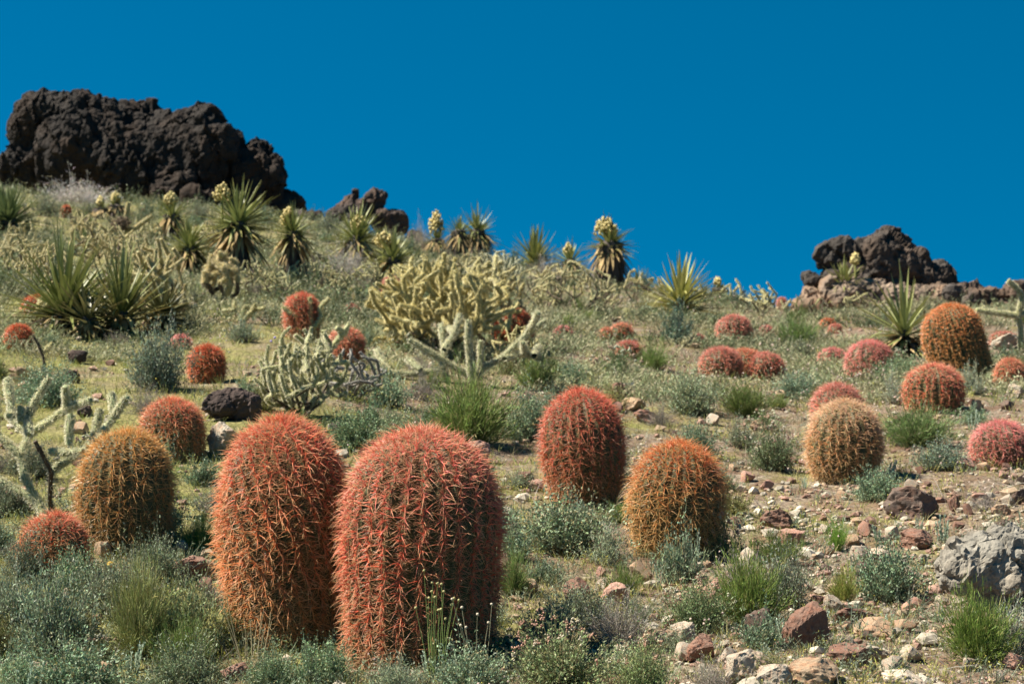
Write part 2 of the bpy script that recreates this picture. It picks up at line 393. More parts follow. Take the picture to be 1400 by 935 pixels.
crag('rock_outcrop', [(513, 276, 14, 20), (492, 290, 28, 20), (470, 300, 22, 16), (530, 305, 28, 18), (415, 300, 26, 12), (486, 265, 5, 5)],
     62, .05, 'small dark pointed rock outcrop on the ridge behind the flowering yuccas', 'rock outcrop', (.05, .039, .034), seed=2, fr=1.1, depth=1.3, amp=.8)
crag('boulder', [(567, 326, 10, 16), (566, 340, 13, 14)], 58, .05, 'small dark upright boulder on the ridge right of the pointed outcrop', 'boulder', (.05, .039, .034), seed=3, fr=1.6, depth=1.3, amp=.6)
crag('rock_outcrop', [(1146, 352, 20, 20), (1128, 350, 10, 12), (1166, 350, 14, 14), (1208, 356, 34, 36), (1240, 368, 36, 32), (1272, 386, 30, 22), (1195, 344, 16, 14), (1155, 385, 40, 30), (1112, 388, 15, 14), (1200, 400, 60, 30), (1280, 405, 40, 22), (1130, 415, 40, 22), (1160, 420, 60, 18)],
     39, .038, 'two-lobed dark rock outcrop on the skyline at the right', 'rock outcrop', (.046, .038, .032), seed=4, fr=1.15, depth=1.2, amp=.8)
crag('rock_slope', [(1120, 425, 34, 20), (1165, 412, 44, 30), (1215, 415, 44, 26), (1262, 412, 40, 24), (1295, 418, 30, 16), (1105, 402, 12, 12)],
     38, .036, 'brown broken rocky foot of the two-lobed skyline outcrop at the right', 'rock outcrop', (.17, .125, .09), seed=14, fr=1.5, depth=1.2, amp=.9)
crag('rock_outcrop', [(1350, 412, 40, 20), (1385, 410, 30, 22), (1330, 425, 30, 18), (1365, 440, 40, 26), (1310, 400, 22, 10), (1420, 420, 34, 26)],
     34, .036, 'low broken dark rock ledge behind the tall leaning orange barrel cactus', 'rock outcrop', (.07, .057, .048), seed=5, fr=1.3, depth=1.2, amp=.8)
g = gat(1365, 840)[1]
crag('boulder', [(1350, 778, 62, 40), (1398, 772, 66, 48), (1360, 812, 46, 34), (1420, 810, 64, 50), (1318, 772, 36, 28), (1308, 790, 22, 18), (1340, 752, 34, 18)],
     g, .009, 'big pale grey conglomerate boulder undercut at its base at the right edge', 'boulder', (.215, .195, .16), mat=M_boulder, seed=6, fr=4.6, depth=1.0, amp=.8, exp=.95, cob=.12)
g = gat(318, 576)[1]
crag('boulder', [(305, 558, 25, 22), (330, 553, 24, 20), (345, 562, 12, 12), (315, 540, 16, 10)], g + .1, .016,
     'rough black lava boulder behind the large left barrel cactus', 'boulder', (.05, .038, .034), seed=7, fr=4.5, depth=1.0, amp=.75)
g = gat(108, 497)[1]
crag('boulder', [(106, 488, 14, 9), (114, 484, 7, 5)], g, .02, 'small dark lava rock in the grass below the big left yucca', 'boulder', (.05, .038, .034), seed=8, fr=5, depth=1.0, amp=.7)

STONES = []
def stone_mesh(seed, sub=3, planes=13, rough=.05):
    rs = RS(seed); V, Fc = ico(sub)
    nrm = norm(rs.normal(size=(planes, 3))); d = rs.uniform(.5, .82, planes)
    for k in range(planes):
        s = V @ nrm[k]; over = np.maximum(s - d[k], 0); V = V - over[:, None] * nrm[k]
    V = V * (1 + rough * fbm(V * 2.5 + seed, 4)[:, None] * 2)
    V = V + rough * .6 * norm(V) * fbm(V * 9 + seed, 3)[:, None]
    V = V / np.abs(V).max(0)
    m = mesh('stone', V, [Fc]); m.set_sharp_from_angle(angle=math.radians(24)); return m
stone_protos = [stone_mesh(100 + i) for i in range(10)]
big_protos = [stone_mesh(200 + i, 5, 12, .09) for i in range(8)]
for m_ in stone_protos + big_protos: m_.materials.append(M_rock)
TONES = {'reddish brown': (.21, .125, .09), 'tan': (.36, .26, .17), 'pale grey': (.36, .31, .24), 'pinkish': (.34, .21, .16), 'dark brown': (.13, .095, .075), 'whitish': (.46, .40, .31)}
ROCK_GROUP = 'loose stones scattered over the slope'
def stone(px, row, wpx, hpx, tone, label, big=True, seed=0, mat=None, name='rock', group=ROCK_GROUP, tilt=.25, cat='rock', color=None, sink=.45, shape=None):
    rs = RS(seed + 900); p = gat(px, row); s = p[1] / F
    me = (big_protos if big else stone_protos)[rs.randint(8)]
    o = bpy.data.objects.new(name, me); C.objects.link(o)
    hx = wpx * s / 2; hz = hpx * s / 2 / (1 - sink * .5)
    o.scale = (hx, hx * rs.uniform(.7, 1.1), hz)
    p[1] += hx * .5; p[2] = h1(p[0], p[1])
    o.location = (p[0], p[1], p[2] + hz * (1 - sink)); o.rotation_euler = (rs.uniform(-tilt, tilt), rs.uniform(-tilt, tilt), rs.uniform(-.5, .5) + rs.randint(2) * math.pi)
    c = np.array(color or TONES[tone]) * rs.uniform(.85, 1.15); o.color = (*c, 1)
    tag(o, label, cat, group); return o
BIGR = [
 (305, 622, 62, 46, 'pale grey', 'rounded pale grey boulder beside the red barrel cactus, below the black lava boulder'),
 (250, 792, 62, 34, 'reddish brown', 'flat-topped brown rock left of the large left barrel cactus'),
 (285, 790, 34, 24, 'tan', 'smaller tan rock touching the large left barrel cactus'),
 (602, 598, 44, 28, 'reddish brown', 'brown rock just behind the top of the largest barrel cactus'),
 (648, 632, 46, 30, 'pinkish', 'brown slab behind the right shoulder of the largest barrel cactus'),
 (1253, 712, 84, 52, 'dark brown', 'big rounded dark brown rock left of the grey-leaved bush at right'),
 (1258, 750, 58, 26, 'reddish brown', 'reddish rock directly below the big rounded dark brown rock'),
 (1103, 888, 66, 70, 'reddish brown', 'upright reddish brown rock at the bottom right'),
 (1034, 880, 46, 50, 'dark brown', 'dark brown angular rock left of the upright reddish brown rock'),
 (1020, 940, 88, 48, 'pale grey', 'large pale tan slab at the bottom edge of the stony ground'),
 (1055, 945, 62, 42, 'pale grey', 'pale grey block split off the large pale slab'),
 (1118, 945, 92, 44, 'tan', 'broad tan rock on the bottom edge right of the pale slab'),
 (1160, 915, 60, 36, 'reddish brown', 'reddish flat rock among the pale stones at bottom right'),
 (1240, 945, 66, 30, 'whitish', 'whitish rock poking up at the bottom edge'),
 (845, 832, 54, 34, 'pinkish', 'pinkish domed rock in front of the orange barrel cactus'),
 (790, 822, 42, 34, 'reddish brown', 'leaning brown rock left of the pinkish domed rock'),
 (822, 808, 22, 16, 'whitish', 'little whitish stone between the pinkish and leaning brown rocks'),
 (976, 830, 44, 38, 'pinkish', 'pinkish brown rock at the foot of the pink buckwheat bush'),
 (900, 890, 54, 34, 'tan', 'tan rock left of the dark brown angular rock'),
 (935, 882, 38, 30, 'pale grey', 'grey block touching the tan rock at bottom centre'),
 (962, 905, 56, 36, 'reddish brown', 'low red-brown rock under the grey block'),
 (1207, 768, 40, 20, 'whitish', 'small whitish flat rock beside the bright green tuft'),
 (1205, 818, 36, 34, 'pinkish', 'pinkish pointed stone right of the olive tuft'),
 (1165, 850, 70, 22, 'reddish brown', 'long red-brown slab behind the upright reddish brown rock'),
 (1140, 838, 30, 24, 'pale grey', 'pale crumbly stone on the long red-brown slab'),
 (1200, 872, 60, 26, 'tan', 'tan rock with pale crust right of the long slab'),
 (1196, 905, 50, 26, 'pale grey', 'pale grey rock among rubble at the bottom right'),
 (1325, 742, 36, 20, 'pale grey', 'smooth pale grey stone lying against the conglomerate boulder'),
 (1372, 708, 34, 20, 'tan', 'tan rock above the conglomerate boulder'),
 (1396, 690, 30, 24, 'dark brown', 'dark stone at the right edge above the tan rock'),
 (1370, 728, 22, 18, 'dark brown', 'small grey-black stone just above the conglomerate boulder'),
 (1305, 700, 18, 22, 'reddish brown', 'small red stone touching the big rounded dark brown rock'),
 (845, 545, 34, 22, 'reddish brown', 'brown rock uphill of the red-topped barrel cactus'),
 (868, 562, 40, 20, 'tan', 'tan slab uphill of the red-topped barrel cactus'),
 (885, 578, 46, 16, 'reddish brown', 'flat brown slab between the two middle barrel cacti and the slope'),
 (740, 672, 38, 18, 'pinkish', 'thin pinkish slab left of the red-topped barrel cactus'),
 (715, 660, 30, 16, 'reddish brown', 'small brown slab near the shoulder of the largest barrel cactus'),
 (95, 525, 26, 20, 'dark brown', 'dark pointed stone in the grass above the near left cholla'),
 (112, 570, 26, 18, 'dark brown', 'dark stone behind the near left cholla branches'),
 (15, 700, 60, 40, 'reddish brown', 'brown ledge under the near left cholla at the left edge'),
 (955, 555, 24, 14, 'dark brown', 'small dark rock on the middle slope'),
 (1040, 590, 34, 14, 'tan', 'flat tan stone left of the pale-topped barrel cactus'),
 (1065, 725, 60, 26, 'reddish brown', 'red-brown rock below the pale-topped barrel cactus'),
 (1085, 748, 40, 24, 'pinkish', 'pinkish brown rock in front of the red-brown rock at right of centre'),
 (1100, 882, 20, 16, 'whitish', 'small whitish chunk leaning on the upright reddish brown rock'),
 (1215, 520, 20, 16, 'pale grey', 'pale stone beside the pink barrel cactus under the spiky yucca'),
 (1392, 545, 28, 22, 'pale grey', 'pale rock at the right edge above the grey shrubs'),
 (1378, 478, 40, 26, 'pale grey', 'heap-like pale rock near the right-edge cholla'),
 (100, 890, 46, 20, 'tan', 'half-buried tan stone under the left foreground shrubs'),
 (320, 930, 40, 22, 'pinkish', 'pinkish stone at the bottom edge left of the large left barrel cactus'),
]
for i, (px, row, a, b_, t, lb) in enumerate(BIGR): stone(px, row, a, b_, t, lb, True, i)

# ------------------------------------------------------------------ barrel cacti
PINK = np.array([.84, .22, .18]); RED = np.array([.80, .11, .06]); ORG = np.array([.82, .30, .08]); YEL = np.array([.88, .62, .24]); CREAM = np.array([.90, .72, .50]); BRN = np.array([.30, .16, .06])
PAL = {  # top, middle, bottom, tip
 'pink': (PINK * 1.08, RED, RED * .5 + BRN * .5, YEL * .7 + CREAM * .3), 'orange': (RED * .5 + PINK * .5, ORG * .6 + RED * .4, ORG * .5 + YEL * .2 + BRN * .2, YEL * .8 + CREAM * .25),
 'brown': (ORG * .6 + YEL * .45, ORG * .55 + BRN * .5, BRN * .9, YEL * .9), 'red': (RED * .9 + PINK * .1, RED * .8 + ORG * .2, ORG * .5 + RED * .4, YEL * .7 + RED * .3),
 'cream': (CREAM * .75 + PINK * .4, YEL * .35 + RED * .35 + BRN * .2, ORG * .3 + BRN * .7, YEL * .75 + CREAM * .25),
 'goldtip': (RED * .6 + ORG * .4, ORG * .55 + BRN * .4 + YEL * .1, YEL * .3 + BRN * .7, YEL * 1.05),
 'golden': (PINK * .35 + ORG * .7, ORG * .65 + BRN * .35, BRN * .8 + ORG * .2, YEL * .6 + ORG * .4), 'salmon': (PINK * .85 + CREAM * .15, PINK * .7 + ORG * .3, ORG * .8, CREAM * .55 + PINK * .4),
 'rose': (PINK * 1.15 + np.array([.05, .02, .08]), PINK, RED * .7, CREAM * .7 + PINK * .3), 'redgold': (PINK * .75 + RED * .3, RED * .7 + BRN * .3, BRN * .8 + YEL * .3, YEL * .6 + PINK * .4)}
def barrel(px, top, base, wpx, pal, label, seed, lean=0., twist=0., taper=.75, s0=.5, fwd=0.05, group='red-spined barrel cacti on the slope', cxb=None, dy=0, spl=1.0, nrib=None):
    rs = RS(seed); p = gat(px, base); p[1] += dy; p[2] = h1(p[0], p[1]); s = p[1] / F
    Ht = (base - top) * s; Rr = wpx * s / 2
    if wpx > 160: nr, sp, nc_, nrad, seg, lc, lr, jt = 26, .0205, 5, 15, 3, .068, .042, .2
    elif wpx > 75: nr, sp, nc_, nrad, seg, lc, lr, jt = 24, .0245, 5, 9, 3, .066, .042, .25
    elif wpx > 38: nr, sp, nc_, nrad, seg, lc, lr, jt = 26, .032, 5, 8, 2, .070, .055, .5
    else: nr, sp, nc_, nrad, seg, lc, lr, jt = 18, .045, 5, 6, 2, .075, .06, .5
    lc *= spl; lr *= spl
    if nrib: nr = nrib; sp *= .7
    rel = .07 if wpx > 160 else (.05 if wpx > 75 else .02)
    k = min(1.0, Ht / .42); lc *= .6 + .4 * k; lr *= .6 + .4 * k
    sp = max(sp, 5 * s)
    Rb = max(Rr - lc * (.36 if wpx > 160 else .5), Rr * .6); Hb = Ht - lc * .5 + .02
    z0 = -.04
    def prof(t):      # t 0..1 along the height
        a = np.clip((t - s0) / (1 - s0), 0, 1); r = (1 - a ** 2.5) ** (1 / 2.15)
        b = np.clip((s0 - t) / s0, 0, 1); return Rb * r * (1 - (1 - taper) * b ** 1.5)
    tt = np.linspace(0, 1, 4000) ; tt = 1 - (1 - tt) ** 2.2
    rr = prof(tt); zz = z0 + (Hb - z0) * tt; ds = np.hypot(np.diff(rr), np.diff(zz)); arc = np.concatenate([[0], np.cumsum(ds)])
    lf = rs.uniform(-1, 1, 2) * .03
    # stem
    na = nr * 6; nz = 44; ts = np.interp(np.linspace(0, arc[-1], nz), arc, tt); ts[-1] = 1
    th = np.arange(na) / na * 2 * np.pi
    wob = lambda th_, t_: 1 + .07 * fbm(np.stack([np.cos(th_) * 1.1 + seed, np.sin(th_) * 1.1, t_ * 2.2], 1), 2)
    R_ = prof(ts)[:, None] * wob(np.broadcast_to(th[None], (nz, na)).ravel(), np.repeat(ts, na)).reshape(nz, na) * (1 + rel * np.cos(nr * th)[None, :] - rel * .5); TH = th[None] + twist * ts[:, None]
    Vx = np.stack([R_ * np.cos(TH), R_ * np.sin(TH), np.broadcast_to((z0 + (Hb - z0) * ts)[:, None], R_.shape)], -1)
    i = (np.arange(nz - 1) * na)[:, None] + np.arange(na)[None]; j = (np.arange(nz - 1) * na)[:, None] + ((np.arange(na) + 1) % na)[None]
    Q = np.stack([i, j, j + na, i + na], -1).reshape(-1, 4)
    mb = MB(); mb.add(Vx, Q, np.array([.075, .075, .028]))
    root = empty('barrel_cactus', p, (-fwd * 0 + math.radians(rs.uniform(-5, 5)), lean + math.radians(rs.uniform(-4, 4) if wpx < 160 else 0), rs.uniform(0, .2)))
    tag(root, label, 'barrel cactus', group)
    link('stem', mb.mesh('stem'), M_stem, root)
    # areoles
    nA = max(int(arc[-1] / sp), 5); Pp = []; Nn = []; Up = []; Tt = []
    for rb in range(nr):
        a = (np.arange(nA) + rs.uniform(.0, 1)) / nA * arc[-1] * .995
        a = a + rs.uniform(-.15, .15, nA) * sp; a = np.clip(a, 0, arc[-1] * .998)
        t = np.interp(a, arc, tt)
        if True:
            keep = np.ones(nA, bool)
            near = prof(t) < Rb * .45; keep[near & (rs.rand(nA) > .62)] = False; t = t[keep]
        r = prof(t) * 1.045 * wob(np.full(len(t), rb / nr * 2 * np.pi), t); e = 1e-3
        dr = (prof(np.minimum(t + e, 1)) - prof(t - e)) / (np.minimum(t + e, 1) - t + e); dz = Hb - z0
        thr = (rb + rs.uniform(-jt, jt, len(t))) / nr * 2 * np.pi + twist * t
        rad = np.stack([np.cos(thr), np.sin(thr), 0 * thr], 1); zv = np.array([[0, 0, 1.]])
        up = norm(rad * dr[:, None] + zv * dz); nn = norm(rad * dz - zv * dr[:, None])
        Pp.append(rad * r[:, None] + zv * (z0 + (Hb - z0) * t)[:, None]); Nn.append(nn); Up.append(up); Tt.append(t)
    P = np.concatenate(Pp); N = np.concatenate(Nn); U = np.concatenate(Up); T = np.concatenate(Tt); Sd = np.cross(N, U); n = len(P)
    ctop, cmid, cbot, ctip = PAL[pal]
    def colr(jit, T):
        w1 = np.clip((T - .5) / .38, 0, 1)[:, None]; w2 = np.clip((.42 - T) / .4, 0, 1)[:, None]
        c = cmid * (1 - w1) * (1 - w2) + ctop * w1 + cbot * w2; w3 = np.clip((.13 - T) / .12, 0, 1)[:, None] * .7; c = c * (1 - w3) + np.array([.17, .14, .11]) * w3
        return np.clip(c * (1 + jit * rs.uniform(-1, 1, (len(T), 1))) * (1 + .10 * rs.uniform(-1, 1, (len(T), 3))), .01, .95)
    def tipc(T, f):
        c = colr(.2, T); return c * (1 - f) + ctip * f
    mc = MB(); rmin = .42 * s
    rc = max(.0018 * (.75 + .25 * k), rmin * 1.1); rl = max(.00095, rmin * .72)
    spec = [(1.0, .1, 0.0, -.35), (.85, .6, .2, -.25), (.8, -.7, -.15, -.1), (.9, .15, .6, -.3), (.9, .15, -.6, -.3)][:nc_]
    for (an, au, asd, bu) in spec:
        m = rs.rand(n) < .93
        j = rs.normal(size=(n, 3)) * .25
        D = norm(N * (an + j[:, :1]) + U * (au + j[:, 1:2]) + Sd * (asd + j[:, 2:]))
        B = U * (bu + .35 * rs.uniform(-1, 1, (n, 1))) + N * (-.15) + Sd * (.25 * rs.uniform(-1, 1, (n, 1)))
        L = lc * rs.uniform(.55, 1.35, n) * (.85 + .15 * np.sin(T * 3)); tf = np.clip(rs.uniform(.35, 1.35, (n, 1)), 0, 1) * (1 - .0 * T[:, None])
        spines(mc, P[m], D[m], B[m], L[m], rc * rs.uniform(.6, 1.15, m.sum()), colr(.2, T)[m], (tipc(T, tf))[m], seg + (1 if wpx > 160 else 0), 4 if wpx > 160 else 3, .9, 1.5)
    for q in range(nrad):
        ang = (q + rs.uniform(-.4, .4, n)) / nrad * 2 * np.pi
        D = norm(N * rs.uniform(.2, .75 if wpx > 75 else .95, (n, 1)) + Sd * np.cos(ang)[:, None] * 1.1 + U * np.sin(ang)[:, None] * .8)
        B = N * (-.12) + U * (.2 * rs.uniform(-1, 1, (n, 1)))
        L = lr * rs.uniform(.7, 1.25, n); tf = rs.uniform(.2, .9, (n, 1))
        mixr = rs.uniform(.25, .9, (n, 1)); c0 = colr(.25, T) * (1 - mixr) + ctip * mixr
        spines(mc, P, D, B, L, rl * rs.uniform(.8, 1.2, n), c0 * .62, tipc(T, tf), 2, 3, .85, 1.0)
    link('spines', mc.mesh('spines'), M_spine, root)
    BOX.append((px - wpx / 2, top, px + wpx / 2, base))
    return root
BOX = []
LAND = []      # landmark phrases for the labels of small things: (px, row, phrase)
BAR = [
 (388, 584, 888, 180, 'orange', 'tall salmon-orange barrel cactus with slanting ribs, left one of the big pair', dict(twist=-1.35, taper=.66, s0=.55, lean=math.radians(-2), dy=.12), 'the left cactus of the big pair'),
 (573, 591, 900, 216, 'pink', 'largest barrel cactus, dense pink-red spines, right one of the big pair', dict(twist=.12, taper=.86, s0=.55, lean=math.radians(1)), 'the largest pink barrel cactus'),
 (168, 590, 748, 136, 'brown', 'dark orange-brown barrel cactus behind the near left cholla branches', dict(taper=.85, s0=.5), 'the orange-brown barrel cactus'),
 (72, 704, 786, 104, 'orange', 'low salmon-pink barrel cactus at the foot of the orange-brown one', dict(taper=.9, s0=.3), 'the low salmon barrel cactus'),
 (236, 547, 628, 94, 'orange', 'squat red-orange barrel cactus left of the rounded grey boulder', dict(taper=.85, s0=.4), 'the squat red-orange barrel cactus'),
 (283, 473, 524, 54, 'red', 'small round red barrel cactus right of the dark grey-green shrub', dict(), 'the small round red barrel cactus'),
 (413, 403, 464, 52, 'redgold', 'red-topped barrel cactus with an orange base behind a small cholla', dict(s0=.55), None),
 (25, 446, 478, 40, 'red', 'small flat red barrel cactus at the left edge below the yucca', dict(), None),
 (90, 281, 298, 15, 'red', 'tiny red barrel cactus under the huge outcrop, left one', dict(), None),
 (199, 286, 300, 14, 'red', 'tiny red barrel cactus under the huge outcrop, right one', dict(), None),
 (534, 379, 408, 28, 'salmon', 'smooth salmon barrel cactus just left of the golden cholla mass', dict(), None),
 (481, 418, 432, 24, 'rose', 'flat rose-pink barrel cactus left of the golden cholla mass', dict(), None),
 (801, 534, 696, 120, 'redgold', 'egg-shaped red-topped barrel cactus, left one of the middle pair', dict(s0=.5, taper=.6), 'the red-topped barrel cactus'),
 (919, 604, 762, 138, 'goldtip', 'round orange barrel cactus with long yellow spines, right one of the middle pair', dict(s0=.47, taper=.7, twist=.25, lean=math.radians(3), spl=1.15), 'the round orange barrel cactus'),
 (1154, 548, 656, 108, 'cream', 'round barrel cactus with a pale cream top and green ribs', dict(s0=.42, taper=.68), 'the cream-topped barrel cactus'),
 (1146, 526, 590, 72, 'salmon', 'salmon barrel cactus mostly hidden behind the cream-topped one', dict(), None),
 (1319, 415, 518, 84, 'golden', 'tall leaning golden-orange barrel cactus by the rock ledge', dict(s0=.55, taper=.95, lean=math.radians(-12), spl=.8, nrib=32), 'the tall golden-orange barrel cactus'),
 (1276, 499, 562, 86, 'pink', 'red barrel cactus in front of the tall leaning golden-orange one', dict(s0=.4), 'the red barrel cactus below it'),
 (1190, 467, 518, 68, 'rose', 'rose-pink domed barrel cactus below the spiky yucca at right', dict(s0=.4), 'the rose-pink domed barrel cactus'),
 (1370, 578, 638, 84, 'rose', 'rose-red barrel cactus near the right edge behind grey stalks', dict(s0=.4), 'the rose-red right-edge cactus'),
 (1381, 492, 532, 44, 'pink', 'red barrel cactus shaded by the tall golden-orange one', dict(), None),
 (1004, 432, 470, 50, 'salmon', 'salmon-red dome cactus uphill of the clumped red cacti', dict(), None),
 (986, 476, 515, 60, 'salmon', 'leftmost barrel cactus in the low red clump of three', dict(s0=.4), None),
 (1017, 479, 515, 62, 'pink', 'middle barrel cactus in the low red clump of three', dict(s0=.4), None),
 (1046, 483, 517, 56, 'salmon', 'rightmost barrel cactus in the low red clump of three', dict(s0=.4), None),
 (1138, 478, 500, 40, 'rose', 'small rose-pink barrel cactus left of the rose-pink dome', dict(), None),
 (850, 443, 464, 34, 'pink', 'larger of two touching pink-red barrel cacti in the middle distance', dict(), None),
 (829, 449, 464, 18, 'pink', 'smaller of two touching pink-red barrel cacti in the middle distance', dict(), None),
 (859, 468, 490, 40, 'salmon', 'pale salmon barrel cactus below the two touching red ones', dict(), None),
 (770, 447, 461, 26, 'rose', 'small flat rose-red barrel cactus right of the pale cholla arm', dict(), None),
 (956, 459, 474, 20, 'rose', 'tiny rose barrel cactus right of the blue-green shrub', dict(), None),
 (1069, 405, 422, 15, 'salmon', 'tiny salmon barrel cactus on the skyline', dict(), None),
 (1047, 446, 460, 20, 'rose', 'tiny rose barrel cactus right of the salmon-red dome', dict(), None),
 (1132, 436, 449, 24, 'red', 'small red barrel cactus under the right rock outcrop', dict(), None),
 (1142, 444, 456, 20, 'salmon', 'small salmon barrel cactus touching the red one under the right outcrop', dict(), None),
 (702, 428, 484, 56, 'red', 'red barrel cactus glimpsed behind the golden cholla mass', dict(dy=.3), None),
 (470, 454, 502, 54, 'pink', 'red barrel cactus tangled behind the pale left cholla', dict(dy=.3), None),
 (52, 405, 432, 44, 'red', 'orange-red barrel cactus seen through the big left yucca leaves', dict(), None),
 (240, 462, 482, 32, 'rose', 'rose barrel cactus behind the dark grey-green shrub', dict(dy=.3), None),
 (1372, 455, 472, 38, 'salmon', 'salmon barrel cactus behind the pale rocks at the right edge', dict(), None),
]
for i, (px, tp, bs, wd, pal, lb, kw, lm) in enumerate(BAR):
    barrel(px, tp, bs, wd, pal, lb, 300 + i, **kw)
    if lm: LAND.append((px, bs, lm))

# ------------------------------------------------------------------ cholla
def resample(pts, step):
    pts = np.asarray(pts, float); d = np.linalg.norm(np.diff(pts, axis=0), axis=1); a = np.concatenate([[0], np.cumsum(d)])
    n = max(int(a[-1] / step), 2); t = np.linspace(0, a[-1], n + 1)
    return np.stack([np.interp(t, a, pts[:, k]) for k in range(3)], 1)
def cholla_build(name, joints, label, seed, scol, pcol, s, dens=1.0, group='cholla cacti on the slope', base=None, spine_len=.022):
    """joints: list of (polyline, radius, woody)"""
    rs = RS(seed); ms = MB(); mp = MB(); mw = MB(); rmin = .21 * s
    for pts, r, woody in joints:
        pts = resample(pts, max(r * 1.1, .012)); n = len(pts)
        t = np.linspace(0, 1, n); rad = r * (1 + .12 * np.sin(t * np.pi * max(n / 6, 1))) * np.where(t > .92, .8, 1)
        pts = pts + rs.normal(size=pts.shape) * r * .04
        if woody: tube(mw, pts, rad * .8, np.array([.085, .06, .042]) * rs.uniform(.8, 1.2), 7, .14, rs)
        else: tube(ms, pts, rad, np.array(pcol) * rs.uniform(.85, 1.15), 8, .06, rs)
        Tn = norm(np.gradient(pts, axis=0)); L = np.linalg.norm(np.diff(pts, axis=0), axis=1).sum()
        na = int(dens * L * 2 * np.pi * r / (.0085 ** 2 if s < .006 else .012 ** 2) * (.35 if woody else 1.15)) + 6
        k = rs.rand(na) * (n - 1); i0 = np.minimum(k.astype(int), n - 2); fr_ = (k - i0)[:, None]
        c = pts[i0] * (1 - fr_) + pts[i0 + 1] * fr_; T_ = norm(Tn[i0]); a, b = perp(T_); an = rs.rand(na) * 2 * np.pi
        nn = a * np.cos(an)[:, None] + b * np.sin(an)[:, None]; rr = np.interp(k, np.arange(n), rad)[:, None]
        endc = (i0 >= n - 2)[:, None]
        for q in range(3):
            D = norm(nn + T_ * (rs.uniform(-.5, .9, (na, 1)) + endc * .8) + rs.normal(size=(na, 3)) * .45)
            cc = np.array(scol) * rs.uniform(.7, 1.15, (na, 1))
            if woody: cc = cc * .45
            spines(mp, c + nn * rr * .9, D, D * 0, spine_len * rs.uniform(.5, 1.15, na), max(.0011, rmin), cc * .85, cc, 1, 3, .8)
    P0 = np.asarray(joints[0][0][0], float) if base is None else base
    root = empty(name, P0); tag(root, label, 'cholla cactus', group)
    for nm, m, mt in (('stem', ms, M_stem), ('spines', mp, M_chspine), ('woody_trunk', mw, M_twig)):
        if m.n:
            for k in range(len(m.V)): m.V[k] = m.V[k] - P0
            link(nm, m.mesh(nm), mt, root)
    return root
def px_cholla(paths, px, row, rpx, label, seed, scol, pcol, woody=(), zj=.12, dens=1.0, sl=.022):
    g0 = gat(px, row); Y = g0[1]; s = Y / F; rs = RS(seed); J = []; dd = {}
    for i, p in enumerate(paths):
        k0 = tuple(p[0]); d0 = dd.get(k0, rs.uniform(-zj, zj) * .3); pts = []; sl_ = rs.uniform(-zj, zj)
        for j, q in enumerate(p):
            d = d0 + sl_ * j / max(len(p) - 1, 1); dd.setdefault(tuple(q), d); pts.append(at(q[0], q[1], Y + d))
        J.append((pts, rpx * s * (1.0 if i not in woody else .9), i in woody))
    g0[2] = h1(g0[0], g0[1])
    r = cholla_build('cholla_cactus', J, label, seed, scol, pcol, s, dens, base=g0, spine_len=min(sl, rpx * s * 1.1))
    return r
PALE = (.97, .89, .56); GOLD = (.97, .86, .46); WHT = (.96, .91, .66); TANC = (.90, .78, .48)
SK = (.27, .27, .12); SKG = (.34, .30, .13)
px_cholla([[(60, 712), (57, 694), (34, 654), (28, 623), (0, 597), (-14, 575)], [(28, 623), (40, 594), (12, 568)], [(10, 517), (14, 545), (16, 568), (12, 568)], [(40, 594), (91, 560), (89, 528)], [(37, 572), (50, 545), (68, 517)],
           [(28, 557), (29, 578)], [(97, 566), (95, 585), (94, 608)], [(91, 560), (105, 553), (124, 547)], [(70, 705), (68, 680), (70, 645), (48, 603)], [(71, 643), (95, 628), (114, 617), (128, 604), (131, 585), (137, 560)],
           [(68, 617), (90, 619), (114, 617)], [(131, 606), (144, 585), (157, 568), (152, 537)], [(157, 568), (174, 543)], [(60, 712), (60, 703), (37, 677), (0, 657), (-20, 650)], [(37, 572), (40, 594)], [(-8, 612), (-4, 560), (-12, 530)]],
          62, 712, 4.3, 'tall silvery green forked cholla at the left edge beside the orange-brown barrel cactus', 31, (.96, .92, .68), (.24, .26, .13), woody=(8,), zj=.25, dens=1.3)
px_cholla([[(612, 526), (606, 505), (560, 512), (530, 509), (500, 537)], [(530, 509), (515, 478)], [(606, 505), (607, 470), (603, 443)], [(607, 478), (622, 455), (629, 430)], [(530, 509), (519, 500), (508, 488)],
           [(645, 522), (641, 480), (640, 438)], [(655, 520), (657, 490), (657, 466)], [(645, 512), (690, 487), (722, 455), (746, 438)], [(722, 455), (736, 428)], [(690, 490), (717, 483), (742, 491)], [(717, 483), (715, 468)],
           [(645, 515), (605, 492), (560, 465)], [(730, 486), (736, 474)], [(575, 506), (556, 490)], [(622, 455), (614, 448)]],
          630, 527, 3.7, 'low pale cholla with long outstretched arms in front of the golden mass', 32, WHT, (.24, .25, .13), zj=.3, dens=1.1, sl=.03)
